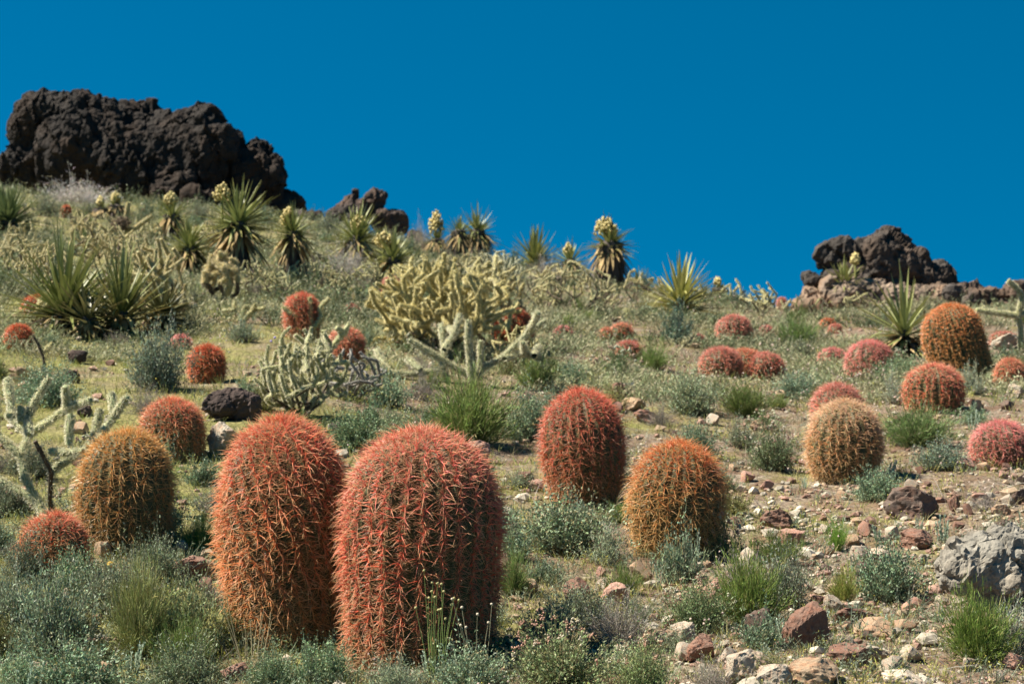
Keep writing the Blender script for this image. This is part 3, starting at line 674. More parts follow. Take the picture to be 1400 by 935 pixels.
def rand_cholla(px, row, wpx, hpx, label, seed, scol=PALE, pcol=SK, jl=17, jr=1.1, depth=4, nb=5, spread=1.0, woody=True, name='cholla_cactus', dens=1.0, drop=.15, min_up=-.25, dy=0):
    rs = RS(seed); g0 = gat(px, row); g0[1] += dy; g0[2] = h1(g0[0], g0[1]); s = g0[1] / F
    Wm = wpx * s / 2; Hm = hpx * s; jr = jr * s; J = []; jl = jl * s * 1.15; E = []
    def inside(p):
        q = (p - g0) / np.array([Wm, Wm, Hm]); return (q[0] ** 2 + q[1] ** 2) ** .5 < 1.02 and -.02 < q[2] < (1.08 - .45 * (q[0] ** 2 + q[1] ** 2))
    tips = []
    for b in range(nb):
        az = b / nb * 2 * np.pi + rs.uniform(-.4, .4); D = norm(np.array([math.cos(az) * spread, math.sin(az) * spread, rs.uniform(.4, 1.3)]))
        p1 = g0 + D * jl * rs.uniform(.8, 1.6); J.append(([g0 + np.array([0, 0, -.03]), g0 * .5 + p1 * .5 + rs.normal(size=3) * .01, p1], jr * 1.0, woody)); tips.append((p1, D))
    for lv in range(depth):
        nt_ = []
        for p, D in tips:
            for c in range(rs.choice([1, 2, 2, 3])):
                for tr in range(6):
                    D2 = norm(D * .5 + rs.normal(size=3) * .62 + np.array([0, 0, .42])); L = jl * rs.uniform(.6, 1.35)
                    q = p + D2 * L
                    if D2[2] > min_up and inside(q) and (len(E) < 3 or np.min(np.linalg.norm(np.array(E) - q, axis=1)) > jl * .5): break
                else: continue
                mid = (p + q) / 2 + rs.normal(size=3) * jl * .07
                J.append(([p, mid, q], jr * rs.uniform(.8, 1.1), woody and lv < 1 and rs.rand() < .5)); nt_.append((q, D2)); E.append(q)
        tips = nt_
        if len(J) > (230 if wpx > 150 else 135): break
    return cholla_build(name, J, label, seed, scol, pcol, s, dens, spine_len=max(1.15 * jr, 1.1 * s))
rand_cholla(598, 486, 225, 128, 'big golden cholla mass with densely crowded joints at the centre', 33, GOLD, SKG, jl=27, jr=2.5, depth=8, nb=12, spread=1.3, dy=.2)
rand_cholla(672, 478, 110, 128, 'upright cream cholla at the right end of the golden mass', 34, PALE, SKG, jl=25, jr=2.2, depth=5, nb=5)
rand_cholla(405, 580, 130, 118, 'whitish cholla thicket of upright joints behind the left cactus of the big pair', 35, WHT, SK, jl=26, jr=2.2, depth=6, nb=11, spread=.9, dy=.35)
px_cholla([[(425, 500), (450, 480), (470, 455), (478, 442)], [(425, 500), (446, 470), (442, 452)], [(470, 455), (460, 448)]], 425, 510, 3.8, 'long-armed pale cholla rising above the whitish cholla thicket', 36, WHT, SK)
px_cholla([[(425, 466), (424, 452), (410, 436), (386, 420)], [(424, 452), (424, 425), (423, 407)], [(410, 436), (407, 420), (406, 405)], [(424, 452), (440, 436), (438, 420), (450, 408)], [(440, 436), (430, 445)]], 425, 468, 2.9, 'small forked cholla standing in front of the red and orange barrel cactus', 37, PALE, SK)
px_cholla([[(333, 442), (330, 432), (318, 424), (304, 425)], [(320, 424), (321, 412)], [(330, 432), (336, 418), (345, 422)], [(333, 438), (345, 425), (362, 421)], [(345, 425), (350, 416)]], 333, 443, 2.4, 'little branching cholla in the yellow-green grass', 38, PALE, SK)
rand_cholla(785, 436, 128, 74, 'wide grey-tan cholla below the dark-trunked flowering yucca', 39, TANC, SK, jl=23, depth=5, nb=8, spread=1.2)
rand_cholla(735, 420, 80, 52, 'tan cholla between the cream cholla and the wide grey-tan cholla', 40, TANC, SK, depth=5, nb=6)
rand_cholla(680, 400, 90, 56, 'whitish round cholla on the skyline above the cream cholla', 41, WHT, (.22, .24, .16), depth=5, nb=8)
px_cholla([[(160, 362), (163, 335), (166, 318)], [(166, 318), (155, 305), (143, 293)], [(166, 318), (172, 300), (176, 277)], [(166, 318), (185, 312), (208, 295)], [(166, 318), (160, 300)]], 160, 364, 2.8, 'cholla holding a dark twiggy bird nest in its fork', 42, TANC, SK, woody=(0,))
rand_cholla(120, 362, 60, 70, 'tan cholla with upright joints left of the nest cholla', 43, TANC, SKG, depth=5, nb=6)
rand_cholla(215, 442, 100, 110, 'straggly tan cholla with dark trunk right of the big left yucca', 44, TANC, SKG, jl=26, jr=2.2, depth=5, nb=5)
rand_cholla(90, 452, 90, 60, 'low tan cholla under the big left yucca', 45, PALE, SKG, depth=5, nb=7, jl=16, jr=2.4)
rand_cholla(60, 400, 80, 70, 'tan cholla behind the big left yucca at its left side', 46, TANC, SKG, depth=5, nb=6)
rand_cholla(160, 400, 110, 90, 'dense tan cholla directly behind the big left yucca', 47, TANC, SKG, depth=5, nb=7)
rand_cholla(20, 380, 70, 60, 'tan cholla at the left edge under the dark bushy yucca', 48, TANC, SKG, depth=5, nb=6)
rand_cholla(300, 418, 64, 70, 'sparse tan cholla below the largest skirted yucca', 49, TANC, SKG, depth=4, nb=5, jr=3)
rand_cholla(345, 402, 60, 50, 'grey-tan cholla between two skirted yuccas', 50, TANC, SK, depth=4, nb=5)
rand_cholla(1040, 432, 50, 46, 'bushy cream cholla on the right skyline slope', 51, PALE, SK, depth=5, nb=5)
rand_cholla(1006, 416, 34, 34, 'small cream cholla on the skyline left of the bushy one', 52, PALE, SK, depth=4, nb=5)
rand_cholla(866, 412, 40, 44, 'small tan cholla right of the dark yucca trunk', 53, TANC, SK, depth=4, nb=5)
rand_cholla(895, 408, 30, 34, 'tiny tan cholla on the skyline beside the bright yucca rosette', 54, TANC, SK, depth=4, nb=5)
rand_cholla(1118, 438, 44, 36, 'cream cholla at the foot of the right outcrop, left side', 55, PALE, SK, depth=4, nb=5)
rand_cholla(1180, 430, 60, 30, 'cream cholla in front of the right outcrop below its yucca', 56, PALE, SK, depth=4, nb=6)
px_cholla([[(1396, 478), (1396, 450), (1392, 432), (1366, 428), (1335, 424)], [(1392, 432), (1398, 405), (1388, 392), (1378, 384)], [(1350, 427), (1343, 420)], [(1392, 432), (1405, 425)]], 1396, 480, 3.6, 'white-spined cholla with a horizontal arm at the right edge', 57, WHT, SK)
px_cholla([[(60, 512), (60, 490), (52, 470), (45, 458)], [(60, 480), (72, 470)]], 60, 512, 2.6, 'thin young forked cholla right of the flat red cactus', 58, PALE, SK, woody=(0,))
rand_cholla(478, 545, 100, 66, 'dead grey cholla skeleton beside the whitish thicket', 59, (.62, .58, .50), (.2, .18, .15), jl=26, jr=1.9, depth=5, nb=8, spread=1.3, woody=False, dens=.35)
rand_cholla(705, 505, 70, 60, 'yellowish cholla joints in front of the half-hidden red cactus', 60, GOLD, SKG, depth=4, nb=5)
rand_cholla(270, 372, 50, 40, 'grey-tan cholla left of the largest skirted yucca', 61, TANC, SK, depth=4, nb=5)
rand_cholla(830, 430, 60, 30, 'low tan cholla right of the wide grey-tan cholla', 62, TANC, SK, depth=4, nb=6)
rand_cholla(440, 372, 40, 30, 'small grey cholla between the skirted yuccas and the outcrop', 63, (.45, .42, .34), SK, depth=4, nb=5)
# the nest in its fork
nb_ = MB(); rs = RS(5); pn = at(166, 306, gat(160, 364)[1]); sN = pn[1] / F
D_ = norm(rs.normal(size=(260, 3)) * np.array([1, 1, .35])); P_ = norm(rs.normal(size=(260, 3))) * np.array([12, 12, 10]) * sN * rs.uniform(.5, 1, (260, 1)) - D_ * .08
spines(nb_, P_, D_, D_ * 0, .16, .0035, np.array([.13, .09, .06]), np.array([.2, .15, .1]), 1, 3, .4)
tag(link('bird_nest', nb_.mesh('bird_nest'), M_twig, None, pn), 'dark round bird nest of twigs in a cholla fork', 'nest')

# ------------------------------------------------------------------ yuccas
def yucca(px, row, crow, rpx, label, seed, n=80, flower=None, skirt=True, el=(88, -28), col=(.105, .14, .038), tip=(.28, .28, .09), wd=.019, lower=(.36, .25, .10), trunkw=11, spl=1.0, name='yucca'):
    rs = RS(seed); g0 = gat(px, row); Y = g0[1]; s = Y / F; c = (row - crow) * s; L = rpx * s
    n = int(n * (1.7 if rpx < 80 else 1.35))
    root = empty(name, g0, (0, 0, rs.uniform(0, 6))); tag(root, label, 'yucca', 'yuccas on the slope and ridge')
    W = max(wd * L / .5, 1.1 * s)
    k = np.arange(n); az = k * 2.39996 + rs.uniform(-.2, .2, n); f = (k + .5) / n
    e = np.radians(el[0] + (el[1] - el[0]) * f ** .85 + rs.uniform(-7, 7, n))
    D = np.stack([np.cos(az) * np.cos(e) * spl, np.sin(az) * np.cos(e) * spl, np.sin(e)], 1); D = norm(D)
    tl = rs.normal(size=2) * .13; D[:, 0] += tl[0] * D[:, 2]; D[:, 1] += tl[1] * D[:, 2]; D = norm(D)
    side = norm(np.cross(D, [0, 0, 1.]) + 1e-4)
    P = np.zeros((n, 3)); P[:, 2] = c - f * L * .16; P += D * L * .03
    old = np.clip((f - .72) / .28, 0, 1)[:, None] * rs.uniform(.2, 1, (n, 1))
    c0 = (np.array(col) * (1 - old) + np.array(lower) * old) * rs.uniform(.75, 1.25, (n, 1)); c1 = (np.array(tip) * (1 - old) + np.array(lower) * old * 1.1) * rs.uniform(.8, 1.2, (n, 1))
    mb = MB(); B = np.array([[0, 0, -1.]]) * (.05 + .22 * f[:, None] * rs.rand(n, 1) + .55 * (rs.rand(n, 1) < .10)) + rs.normal(size=(n, 3)) * .05
    blades(mb, P, D, B, L * rs.uniform(.62, 1.08, n), W * rs.uniform(.75, 1.15, n), c0, c1, 5, .5, None, side)
    link('leaves', mb.mesh('leaves'), M_yucca, root)
    if skirt or c > L * .25:
        mt = MB(); pts = np.array([[0, 0, -.05], [0, 0, c * .5], [0, 0, c]]) + rs.normal(size=(3, 3)) * .01
        tube(mt, resample(pts, max(c / 6, .03)), trunkw * s, np.array([.07, .055, .042]), 9, .15, rs); link('trunk', mt.mesh('trunk'), M_twig, root)
    if not skirt and rpx > 85:
        md = MB(); m = 110; az = rs.rand(m) * 6.283; e = np.radians(rs.uniform(-38, 12, m))
        D = np.stack([np.cos(az) * np.cos(e), np.sin(az) * np.cos(e), np.sin(e)], 1); P = np.stack([np.cos(az) * .03, np.sin(az) * .03, c * rs.uniform(.3, .9, m)], 1); side = norm(np.cross(D, [0, 0, 1.]) + 1e-4)
        cc = np.where(rs.rand(m, 1) < .4, np.array([[.40, .29, .14]]), np.array([[.12, .09, .06]])) * rs.uniform(.6, 1.3, (m, 1))
        blades(md, P, D, np.array([[0, 0, -.3]]) * rs.rand(m, 1), L * rs.uniform(.35, .72, m), W, cc, cc * 1.1, 4, .4, None, side); link('dead_leaves', md.mesh('dead_leaves'), M_dry, root)
    if skirt:
        md = MB(); m = 130; az = rs.rand(m) * 6.283; f = rs.rand(m); e = np.radians(-35 - 50 * f)
        D = np.stack([np.cos(az) * np.cos(e), np.sin(az) * np.cos(e), np.sin(e)], 1); P = np.stack([np.cos(az) * trunkw * s * .8, np.sin(az) * trunkw * s * .8, c * (1 - f * .75)], 1)
        side = norm(np.cross(D, [0, 0, 1.]) + 1e-4)
        cc = np.where(f[:, None] < .45, np.array([[.34, .24, .11]]), np.array([[.085, .065, .05]])) * rs.uniform(.6, 1.3, (m, 1))
        blades(md, P, D, np.array([[0, 0, -.35]]) * rs.rand(m, 1), np.minimum(L * rs.uniform(.45, .95, m), c * 1.0), W * 1.1, cc, cc * 1.1, 4, .4, None, side)
        link('dead_leaves', md.mesh('dead_leaves'), M_dry, root)
    if flower:
        fx, fr_, fw, fh = flower; mf = MB(); m = 190
        q = norm(rs.normal(size=(m, 3))) * rs.uniform(.35, 1.12, (m, 1)) * np.array([fw * s / 2, fw * s / 2, fh * s / 2]); q[:, :2] *= np.clip(1.15 - (q[:, 2:] / (fh * s / 2)) * .45, .5, 1.5)
        cz = (row - fr_) * s; q += np.array([0, 0, cz])
        blobs(mf, q, np.stack([np.full(m, 2.0 * s), np.full(m, 2.0 * s), np.full(m, 2.9 * s)], 1), np.array([.66, .54, .23]) * rs.uniform(.5, 1.2, (m, 1)), rs, .2)
        tube(mf, np.array([[0, 0, c], [0, 0, cz]]), 1.6 * s, np.array([.3, .3, .1]), 6)
        o = link('flower_cluster', mf.mesh('flower_cluster'), M_flower, root)
        root.rotation_euler.z = 0; o.location.x = (fx - px) * s; 
    return root
yucca(325, 384, 303, 66, 'largest yucca with a brown dead-leaf skirt and a cream bloom, under the huge outcrop', 70, 95, (303, 262, 20, 24), col=(.12, .16, .06))
yucca(400, 384, 318, 44, 'skirted flowering yucca right of the largest one', 71, 70, (393, 296, 16, 28))
yucca(487, 362, 325, 55, 'flowering yucca in front of the small pointed outcrop', 72, 70, (490, 304, 16, 22))
yucca(537, 392, 355, 50, 'rounded flowering yucca left above the golden cholla mass', 73, 70, (524, 327, 22, 20), col=(.15, .18, .055))
yucca(597, 352, 330, 26, 'slim yucca topped by a tall cream bloom on the ridge', 74, 50, (596, 305, 17, 32))
yucca(628, 358, 318, 29, 'yucca with a leaning dark trunk, left of a twin on the ridge', 75, 50)
yucca(652, 352, 316, 42, 'dark yucca on the ridge right of its twin', 76, 60, col=(.1, .13, .06))
yucca(732, 366, 356, 55, 'trunkless green yucca fan on the skyline', 77, 60, skirt=False, el=(85, 8))
yucca(780, 376, 358, 36, 'small yucca on the skyline left of the dark-trunked one', 78, 50, (777, 340, 10, 14))
yucca(834, 392, 334, 44, 'flowering yucca with a thick dark trunk standing against the sky', 79, 80, (828, 310, 26, 24), trunkw=18, col=(.14, .17, .06))
yucca(930, 438, 412, 71, 'bright yellow-green yucca rosette above the blue-green shrub', 80, 75, skirt=False, el=(85, -10), col=(.19, .21, .055), tip=(.42, .38, .13))
yucca(235, 330, 296, 35, 'small flowering yucca at the foot of the huge outcrop', 81, 60, (233, 271, 14, 16))
yucca(259, 382, 338, 47, 'green yucca left of the largest skirted yucca', 82, 60)
yucca(158, 298, 282, 23, 'tiny flowering yucca under the middle of the huge outcrop', 83, 40, (158, 270, 9, 14))
yucca(138, 300, 288, 18, 'tiny yucca left of the tiny flowering one', 84, 36, (137, 276, 7, 12))
yucca(12, 326, 300, 60, 'dense dark green yucca clump at the left edge below the outcrop', 85, 110, skirt=False, col=(.09, .13, .05), tip=(.17, .2, .08))
yucca(1236, 490, 452, 92, 'spiky yucca with long stiff leaves and yellowed lower ones, left of the golden-orange cactus', 86, 62, skirt=False, el=(86, -48), col=(.17, .20, .07), lower=(.5, .36, .12), wd=.015, trunkw=6)
yucca(1154, 424, 390, 42, 'yucca growing in front of the right outcrop', 87, 50, (1170, 353, 10, 14), col=(.2, .23, .07))
yucca(88, 456, 424, 122, 'big yucca with very long dark green leaves on the left', 88, 120, skirt=False, el=(84, -12), col=(.085, .115, .03), tip=(.24, .25, .075), wd=.012, lower=(.36, .27, .12))
yucca(165, 456, 428, 104, 'upright yucca crowding the right side of the big left yucca', 89, 90, skirt=True, el=(88, 22), col=(.085, .115, .03), tip=(.24, .24, .075), wd=.012)
yucca(222, 452, 428, 66, 'low dark ragged yucca at the right end of the big left yucca clump', 92, 70, skirt=True, el=(60, -20), col=(.07, .08, .03), tip=(.13, .12, .05))
yucca(120, 462, 436, 80, 'old half-dead yucca at the dark base of the big left clump', 93, 60, skirt=True, el=(70, -30), col=(.08, .09, .035), tip=(.22, .19, .08), lower=(.30, .22, .11))
yucca(984, 408, 396, 15, 'tiny budding yucca on the right skyline', 90, 36, (981, 384, 7, 9), skirt=False)
yucca(870, 400, 386, 23, 'small yucca on the skyline behind the dark trunk', 91, 36, skirt=False)

# ------------------------------------------------------------------ shrubs
def shrub_parts(kind, seed, lod):
    """unit mounds: radius 1 wide, 1 high"""
    rs = RS(seed); st = MB(); fo = MB(); fl = MB()
    ns = {0: 190, 1: 100, 2: 44}[lod]; lfp = {0: 40, 1: 26, 2: 16}[lod]; ls = {0: .047, 1: .08, 2: .145}[lod]
    sr = {0: .008, 1: .011, 2: .018}[lod]
    az = rs.rand(ns) * 6.283; el = np.radians(rs.uniform(12, 90, ns) ** 1.0); rr = rs.uniform(.45, 1.08, ns)
    if kind == 'broom': el = np.radians(rs.uniform(22, 90, ns))
    D = np.stack([np.cos(az) * np.cos(el), np.sin(az) * np.cos(el), np.sin(el)], 1)
    P = np.stack([np.cos(az), np.sin(az), 0 * az], 1) * (rs.rand(ns, 1) * .22); P[:, 2] = -.06
    B = np.array([[0, 0, 1.]]) * rs.uniform(-.15, .25, (ns, 1)) + rs.normal(size=(ns, 3)) * .12
    cs = {'sage': (.17, .14, .11), 'broom': (.12, .15, .05), 'teal': (.14, .13, .10), 'olive': (.14, .11, .06), 'dead': (.30, .26, .21), 'grass': (.3, .27, .12), 'buck': (.16, .12, .08)}[kind]
    spines(st, P, D, B, rr, sr, np.array(cs), np.array(cs) * 1.2, 3, 3, .7)
    cl = {'sage': (.28, .30, .205), 'broom': (.18, .23, .07), 'teal': (.22, .275, .175), 'olive': (.20, .205, .075), 'dead': (.34, .30, .25), 'grass': (.27, .27, .10), 'buck': (.18, .21, .10)}[kind]
    cl = np.array(cl)
    n = ns * lfp; i = np.repeat(np.arange(ns), lfp); t = rs.uniform(.3, 1.0, n) ** .8
    c = P[i] + D[i] * (rr[i] * t)[:, None] + B[i] * (rr[i] * t * t)[:, None] + rs.normal(size=(n, 3)) * .05
    Dl = norm(D[i] * .8 + rs.normal(size=(n, 3)) * .7 + np.array([0, 0, .3]))
    W = ls * .26
    if kind == 'broom': Dl = norm(D[i] + rs.normal(size=(n, 3)) * .22); ll = ls * 2.6; W = ls * .13
    elif kind == 'grass': Dl = norm(D[i] + rs.normal(size=(n, 3)) * .3); ll = ls * 4; W = ls * .1
    elif kind == 'dead': Dl = norm(D[i] + rs.normal(size=(n, 3)) * .7); ll = ls * 2.2; W = ls * .1; c = c[::2]; Dl = Dl[::2]
    else: ll = ls
    if kind == 'teal': W = ls * .34
    m = len(c); cc = cl * rs.uniform(.55, 1.45, (m, 1)) * rs.uniform(.88, 1.12, (m, 3)); dr_ = rs.rand(m, 1) < .12; cc = np.where(dr_, np.array([.34, .28, .15]) * rs.uniform(.7, 1.2, (m, 1)), cc)
    blades(fo, c, Dl, rs.normal(size=(m, 3)) * .2, ll * rs.uniform(.6, 1.4, m), W, cc, cc * 1.15, 1 if lod else 2, 0, rs)
    if kind == 'buck':
        nf = {0: 30, 1: 24, 2: 14}[lod]; az = rs.rand(nf) * 6.283; el = np.radians(rs.uniform(25, 88, nf))
        D = np.stack([np.cos(az) * np.cos(el), np.sin(az) * np.cos(el), np.sin(el)], 1); L = rs.uniform(.92, 1.15, nf)
        spines(st, D * 0, D, D * 0, L, sr * .7, np.array([.2, .17, .09]), np.array([.25, .18, .1]), 2, 3, .4)
        e = D * L[:, None]; k = 7; q = np.repeat(e, k, 0) + rs.normal(size=(nf * k, 3)) * .028
        pk = np.where(rs.rand(nf, 1) < .5, np.array([[.50, .28, .22]]), np.array([[.60, .50, .40]])) * rs.uniform(.8, 1.15, (nf, 1))
        blobs(fl, q, .021 if lod == 0 else .04, np.repeat(pk, k, 0), rs, .3)
    out = {'stems': st.mesh('stems'), 'foliage': fo.mesh('foliage', False)}
    out['stems'].materials.append(M_twig); out['foliage'].materials.append(M_leaf if kind not in ('dead', 'grass') else M_dry)
    if fl.n: out['blossoms'] = fl.mesh('blossoms'); out['blossoms'].materials.append(M_flower)
    return out
_sp = {}
def shrub(px, row, wpx, hpx, kind, label, seed=0, tint=1.0, name='shrub', cat='shrub', group='low shrubs on the slope', lod=None, mark=True):
    p = gat(px, row); s = p[1] / F
    if lod is None: lod = 0 if wpx > 85 else (1 if wpx > 34 else 2)
    key = (kind, seed % 3, lod)
    if key not in _sp: _sp[key] = shrub_parts(kind, 50 + (seed % 3) * 7 + lod, lod)
    rs = RS(seed + 4000); rx = wpx * s / 2; rz = hpx * s * 1.08
    p[1] += rx * .45; p[2] = h1(p[0], p[1])
    root = empty(name, p, (rs.uniform(-.08, .08), rs.uniform(-.08, .08), rs.uniform(0, 6.28)), (rx, rx * rs.uniform(.8, 1.1), rz))
    tag(root, label, cat, group)
    c = np.array([1., 1, 1]) * tint * rs.uniform(.9, 1.1)
    for nm, me in _sp[key].items(): link(nm, me, None, root, None, c)
    return root
SHR = [
 (210, 538, 104, 86, 'sage', 'dark grey-green rounded shrub left of the small round red cactus', 1, (.62, .72, .72), 'the dark grey-green shrub'),
 (640, 612, 150, 84, 'broom', 'bright green broom-like bush below the outstretched cholla arms', 2, (1.0, 1.05, .9), 'the bright green bush'),
 (722, 606, 90, 70, 'teal', 'bluish green shrub left of the red-topped barrel cactus', 3, (.85, .9, .8), None),
 (545, 612, 96, 40, 'teal', 'low teal shrub behind the largest barrel cactus', 4, (1, 1, .85), None),
 (482, 622, 100, 56, 'teal', 'low grey-green shrub between the tops of the big pair', 5, (.85, .95, .75), None),
 (928, 474, 62, 56, 'teal', 'round blue-green shrub under the bright yucca rosette', 6, (.7, .8, .85), 'the round blue-green shrub'),
 (946, 570, 104, 56, 'sage', 'grey-green spreading shrub uphill of the round orange cactus', 7, (.85, .95, .8), 'the spreading grey-green shrub'),
 (896, 508, 62, 34, 'broom', 'small deep green bush above the spreading grey shrub', 8, (.9, 1, .9), None),
 (842, 518, 74, 36, 'buck', 'green bush dotted with white flowers in the middle distance', 9, (.8, 1, .9), None),
 (1094, 478, 70, 46, 'broom', 'deep green bush left of the rose-pink dome cactus', 10, (.8, .95, .85), None),
 (1095, 548, 96, 36, 'teal', 'low blue-green shrub above the cream-topped cactus', 11, (.9, 1, 1), None),
 (1332, 540, 46, 40, 'sage', 'silver-grey shrub at the foot of the tall golden-orange cactus', 12, (1.1, 1.15, 1.15), 'the silver-grey shrub'),
 (770, 762, 165, 74, 'teal', 'wide grey-green shrub in front of the red-topped barrel cactus', 13, (1, 1, .9), 'the wide grey-green shrub'),
 (930, 800, 84, 70, 'teal', 'woolly grey-green shrub at the foot of the round orange cactus', 14, (.9, .95, .9), None),
 (1030, 862, 120, 92, 'broom', 'tall green broom bush right of the pinkish brown rock', 15, (.95, 1.0, .75), 'the tall green broom bush'),
 (1075, 832, 96, 72, 'sage', 'grey twiggy bush with silvery leaves above the upright red-brown rock', 16, (.85, .9, .9), None),
 (985, 768, 80, 60, 'buck', 'pink-flowered buckwheat bush right of the round orange cactus', 17, (.9, 1, .9), 'the pink-flowered buckwheat'),
 (765, 950, 170, 80, 'buck', 'green buckwheat bush with pink heads on the bottom edge right of the largest cactus', 18, (1.15, 1.2, 1.1), 'the bottom-edge buckwheat'),
 (880, 955, 120, 70, 'buck', 'smaller buckwheat bush on the bottom edge left of the pale slab', 19, (1.1, 1.2, 1.05), None),
 (60, 905, 150, 110, 'sage', 'grey-blue shrub in the lower left corner', 20, (.75, .88, .8), 'the corner grey-blue shrub'),
 (150, 850, 120, 80, 'sage', 'silvery shrub in front of the orange-brown barrel cactus', 21, (.85, .92, .85), None),
 (190, 905, 110, 110, 'grass', 'arching straw-green grass clump among the left foreground shrubs', 22, (.8, .85, .75), 'the arching grass clump'),
 (255, 900, 130, 100, 'sage', 'dull green shrub left of the left cactus of the big pair', 23, (.75, .85, .6), None),
 (100, 960, 160, 70, 'teal', 'teal shrub on the bottom edge at lower left', 24, (.9, 1, .9), None),
 (1147, 755, 42, 40, 'broom', 'bright green tuft between the pale stones at right', 25, (1.1, 1.5, .8), 'the bright green tuft'),
 (1157, 828, 64, 42, 'broom', 'olive-green tuft above the long red-brown slab', 26, (1.4, 1.25, .9), 'the olive tuft'),
 (1345, 912, 130, 84, 'broom', 'green bush below the undercut conglomerate boulder', 27, (.95, 1.05, .7), 'the bush under the boulder'),
 (1392, 895, 80, 70, 'sage', 'silvery shrub at the right edge below the conglomerate boulder', 28, (1.1, 1.1, 1.2), None),
 (1260, 612, 130, 50, 'broom', 'wide grey-green bush right of the cream-topped cactus', 29, (.9, 1, 1.1), 'the wide bush right of the cream-topped cactus'),
 (1290, 645, 90, 40, 'teal', 'bluish shrub left of the rose-red right-edge cactus', 30, (.9, .95, 1), None),
 (228, 634, 52, 48, 'teal', 'pale blue-green plant in front of the squat red-orange cactus', 31, (1.25, 1.3, 1.4), None),
 (60, 558, 110, 50, 'teal', 'blue-green shrub behind the near left cholla', 32, (.9, 1, .95), None),
 (330, 470, 58, 32, 'sage', 'small grey shrub under the little branching cholla', 33, (.8, .9, .85), None),
 (1060, 645, 90, 58, 'buck', 'grey shrub with pinkish white heads left of the cream-topped cactus', 34, (.9, 1, 1), 'the white-headed buckwheat'),
 (10, 870, 110, 80, 'sage', 'silvery blue shrub cut by the left edge above the corner', 61, (.8, .9, .85), None),
 (100, 825, 110, 62, 'teal', 'soft grey-green shrub directly below the low salmon cactus', 62, (.85, .95, .8), None),
 (210, 800, 90, 60, 'sage', 'thin grey shrub at the shaded foot of the orange-brown cactus', 63, (.75, .85, .75), None),
 (320, 890, 90, 60, 'olive', 'olive weedy shrub at the foot of the left big cactus', 64, (.9, .95, .8), None),
 (250, 950, 140, 66, 'sage', 'dark twiggy shrub on the bottom edge left of the big pair', 65, (.7, .8, .65), None),
 (370, 948, 100, 50, 'teal', 'green-grey shrub on the bottom edge below the left big cactus', 66, (.8, .9, .75), None),
 (20, 955, 100, 60, 'teal', 'mint-grey plant in the extreme lower left corner', 67, (1.1, 1.2, 1.1), None),
 (700, 770, 70, 50, 'teal', 'grey-green shrub touching the right flank of the largest cactus', 68, (.9, 1, .9), None),
 (830, 775, 80, 52, 'sage', 'silvery shrub between the two middle barrel cacti, in front', 69, (.9, 1, .9), None),
 (1140, 590, 50, 30, 'teal', 'green tuft behind the cream-topped cactus', 70, (.9, 1, .9), None),
 (505, 590, 60, 40, 'teal', 'teal shrub between the big pair seen over the gap', 71, (.8, .95, .8), None),
 (1350, 700, 60, 26, 'dead', 'dry grey twiggy bush above the conglomerate boulder', 35, (.8, .8, .85), None),
 (100, 285, 120, 38, 'dead', 'ghostly pale leafless bush in front of the huge outcrop', 36, (1.3, 1.35, 1.5), None),
 (470, 388, 90, 46, 'dead', 'pale grey leafless bush between the skirted yuccas', 37, (1.2, 1.25, 1.3), None),
 (575, 345, 50, 40, 'dead', 'thin grey leafless bush on the ridge beside the upright boulder', 38, (1.1, 1.1, 1.1), None),
 (745, 388, 60, 36, 'dead', 'grey twiggy bush below the trunkless yucca fan', 39, (1.1, 1.1, 1.1), None),
 (1120, 620, 60, 50, 'sage', 'silvery shrub touching the left of the cream-topped cactus', 40, (.9, 1, 1), None),
 (435, 945, 120, 60, 'teal', 'grey-green shrub at the foot of the big pair', 41, (.85, .95, .8), None),
 (640, 955, 130, 62, 'teal', 'blue-green shrub at the foot of the largest barrel cactus', 42, (1, 1.05, 1), None),
 (540, 960, 110, 50, 'sage', 'low silvery shrub on the bottom edge under the largest cactus', 43, (.9, 1, .9), None),
 (30, 800, 90, 60, 'sage', 'dark grey shrub left below the low salmon cactus', 44, (.6, .65, .6), None),
 (1180, 575, 0, 0, '', '', 0, 0, None),
 (700, 820, 60, 56, 'broom', 'dark green clump touching the right side of the largest cactus', 45, (.85, .95, .8), None),
 (270, 752, 60, 40, 'broom', 'green clump in the shade right of the orange-brown cactus', 46, (1, 1.15, .8), None),
 (1225, 555, 60, 40, 'sage', 'silver shrub between the rose-pink dome and the cream-topped cactus', 47, (1, 1.05, 1.1), None),
 (1235, 525, 90, 36, 'teal', 'green shrub below the spiky yucca', 48, (.85, .95, .8), None),
 (1385, 610, 0, 0, '', '', 0, 0, None),
]
for a in SHR:
    if not a[2]: continue
    px, row, wd, hp, kd, lb, sd, ti, lm = a
    shrub(px, row, wd, hp, kd, lb, sd, np.array(ti), name={'buck': 'buckwheat_bush', 'grass': 'grass_clump', 'dead': 'leafless_bush'}.get(kd, 'shrub'), cat={'buck': 'buckwheat', 'grass': 'grass clump', 'dead': 'leafless bush'}.get(kd, 'shrub'))
    if lm: LAND.append((px, row, lm))
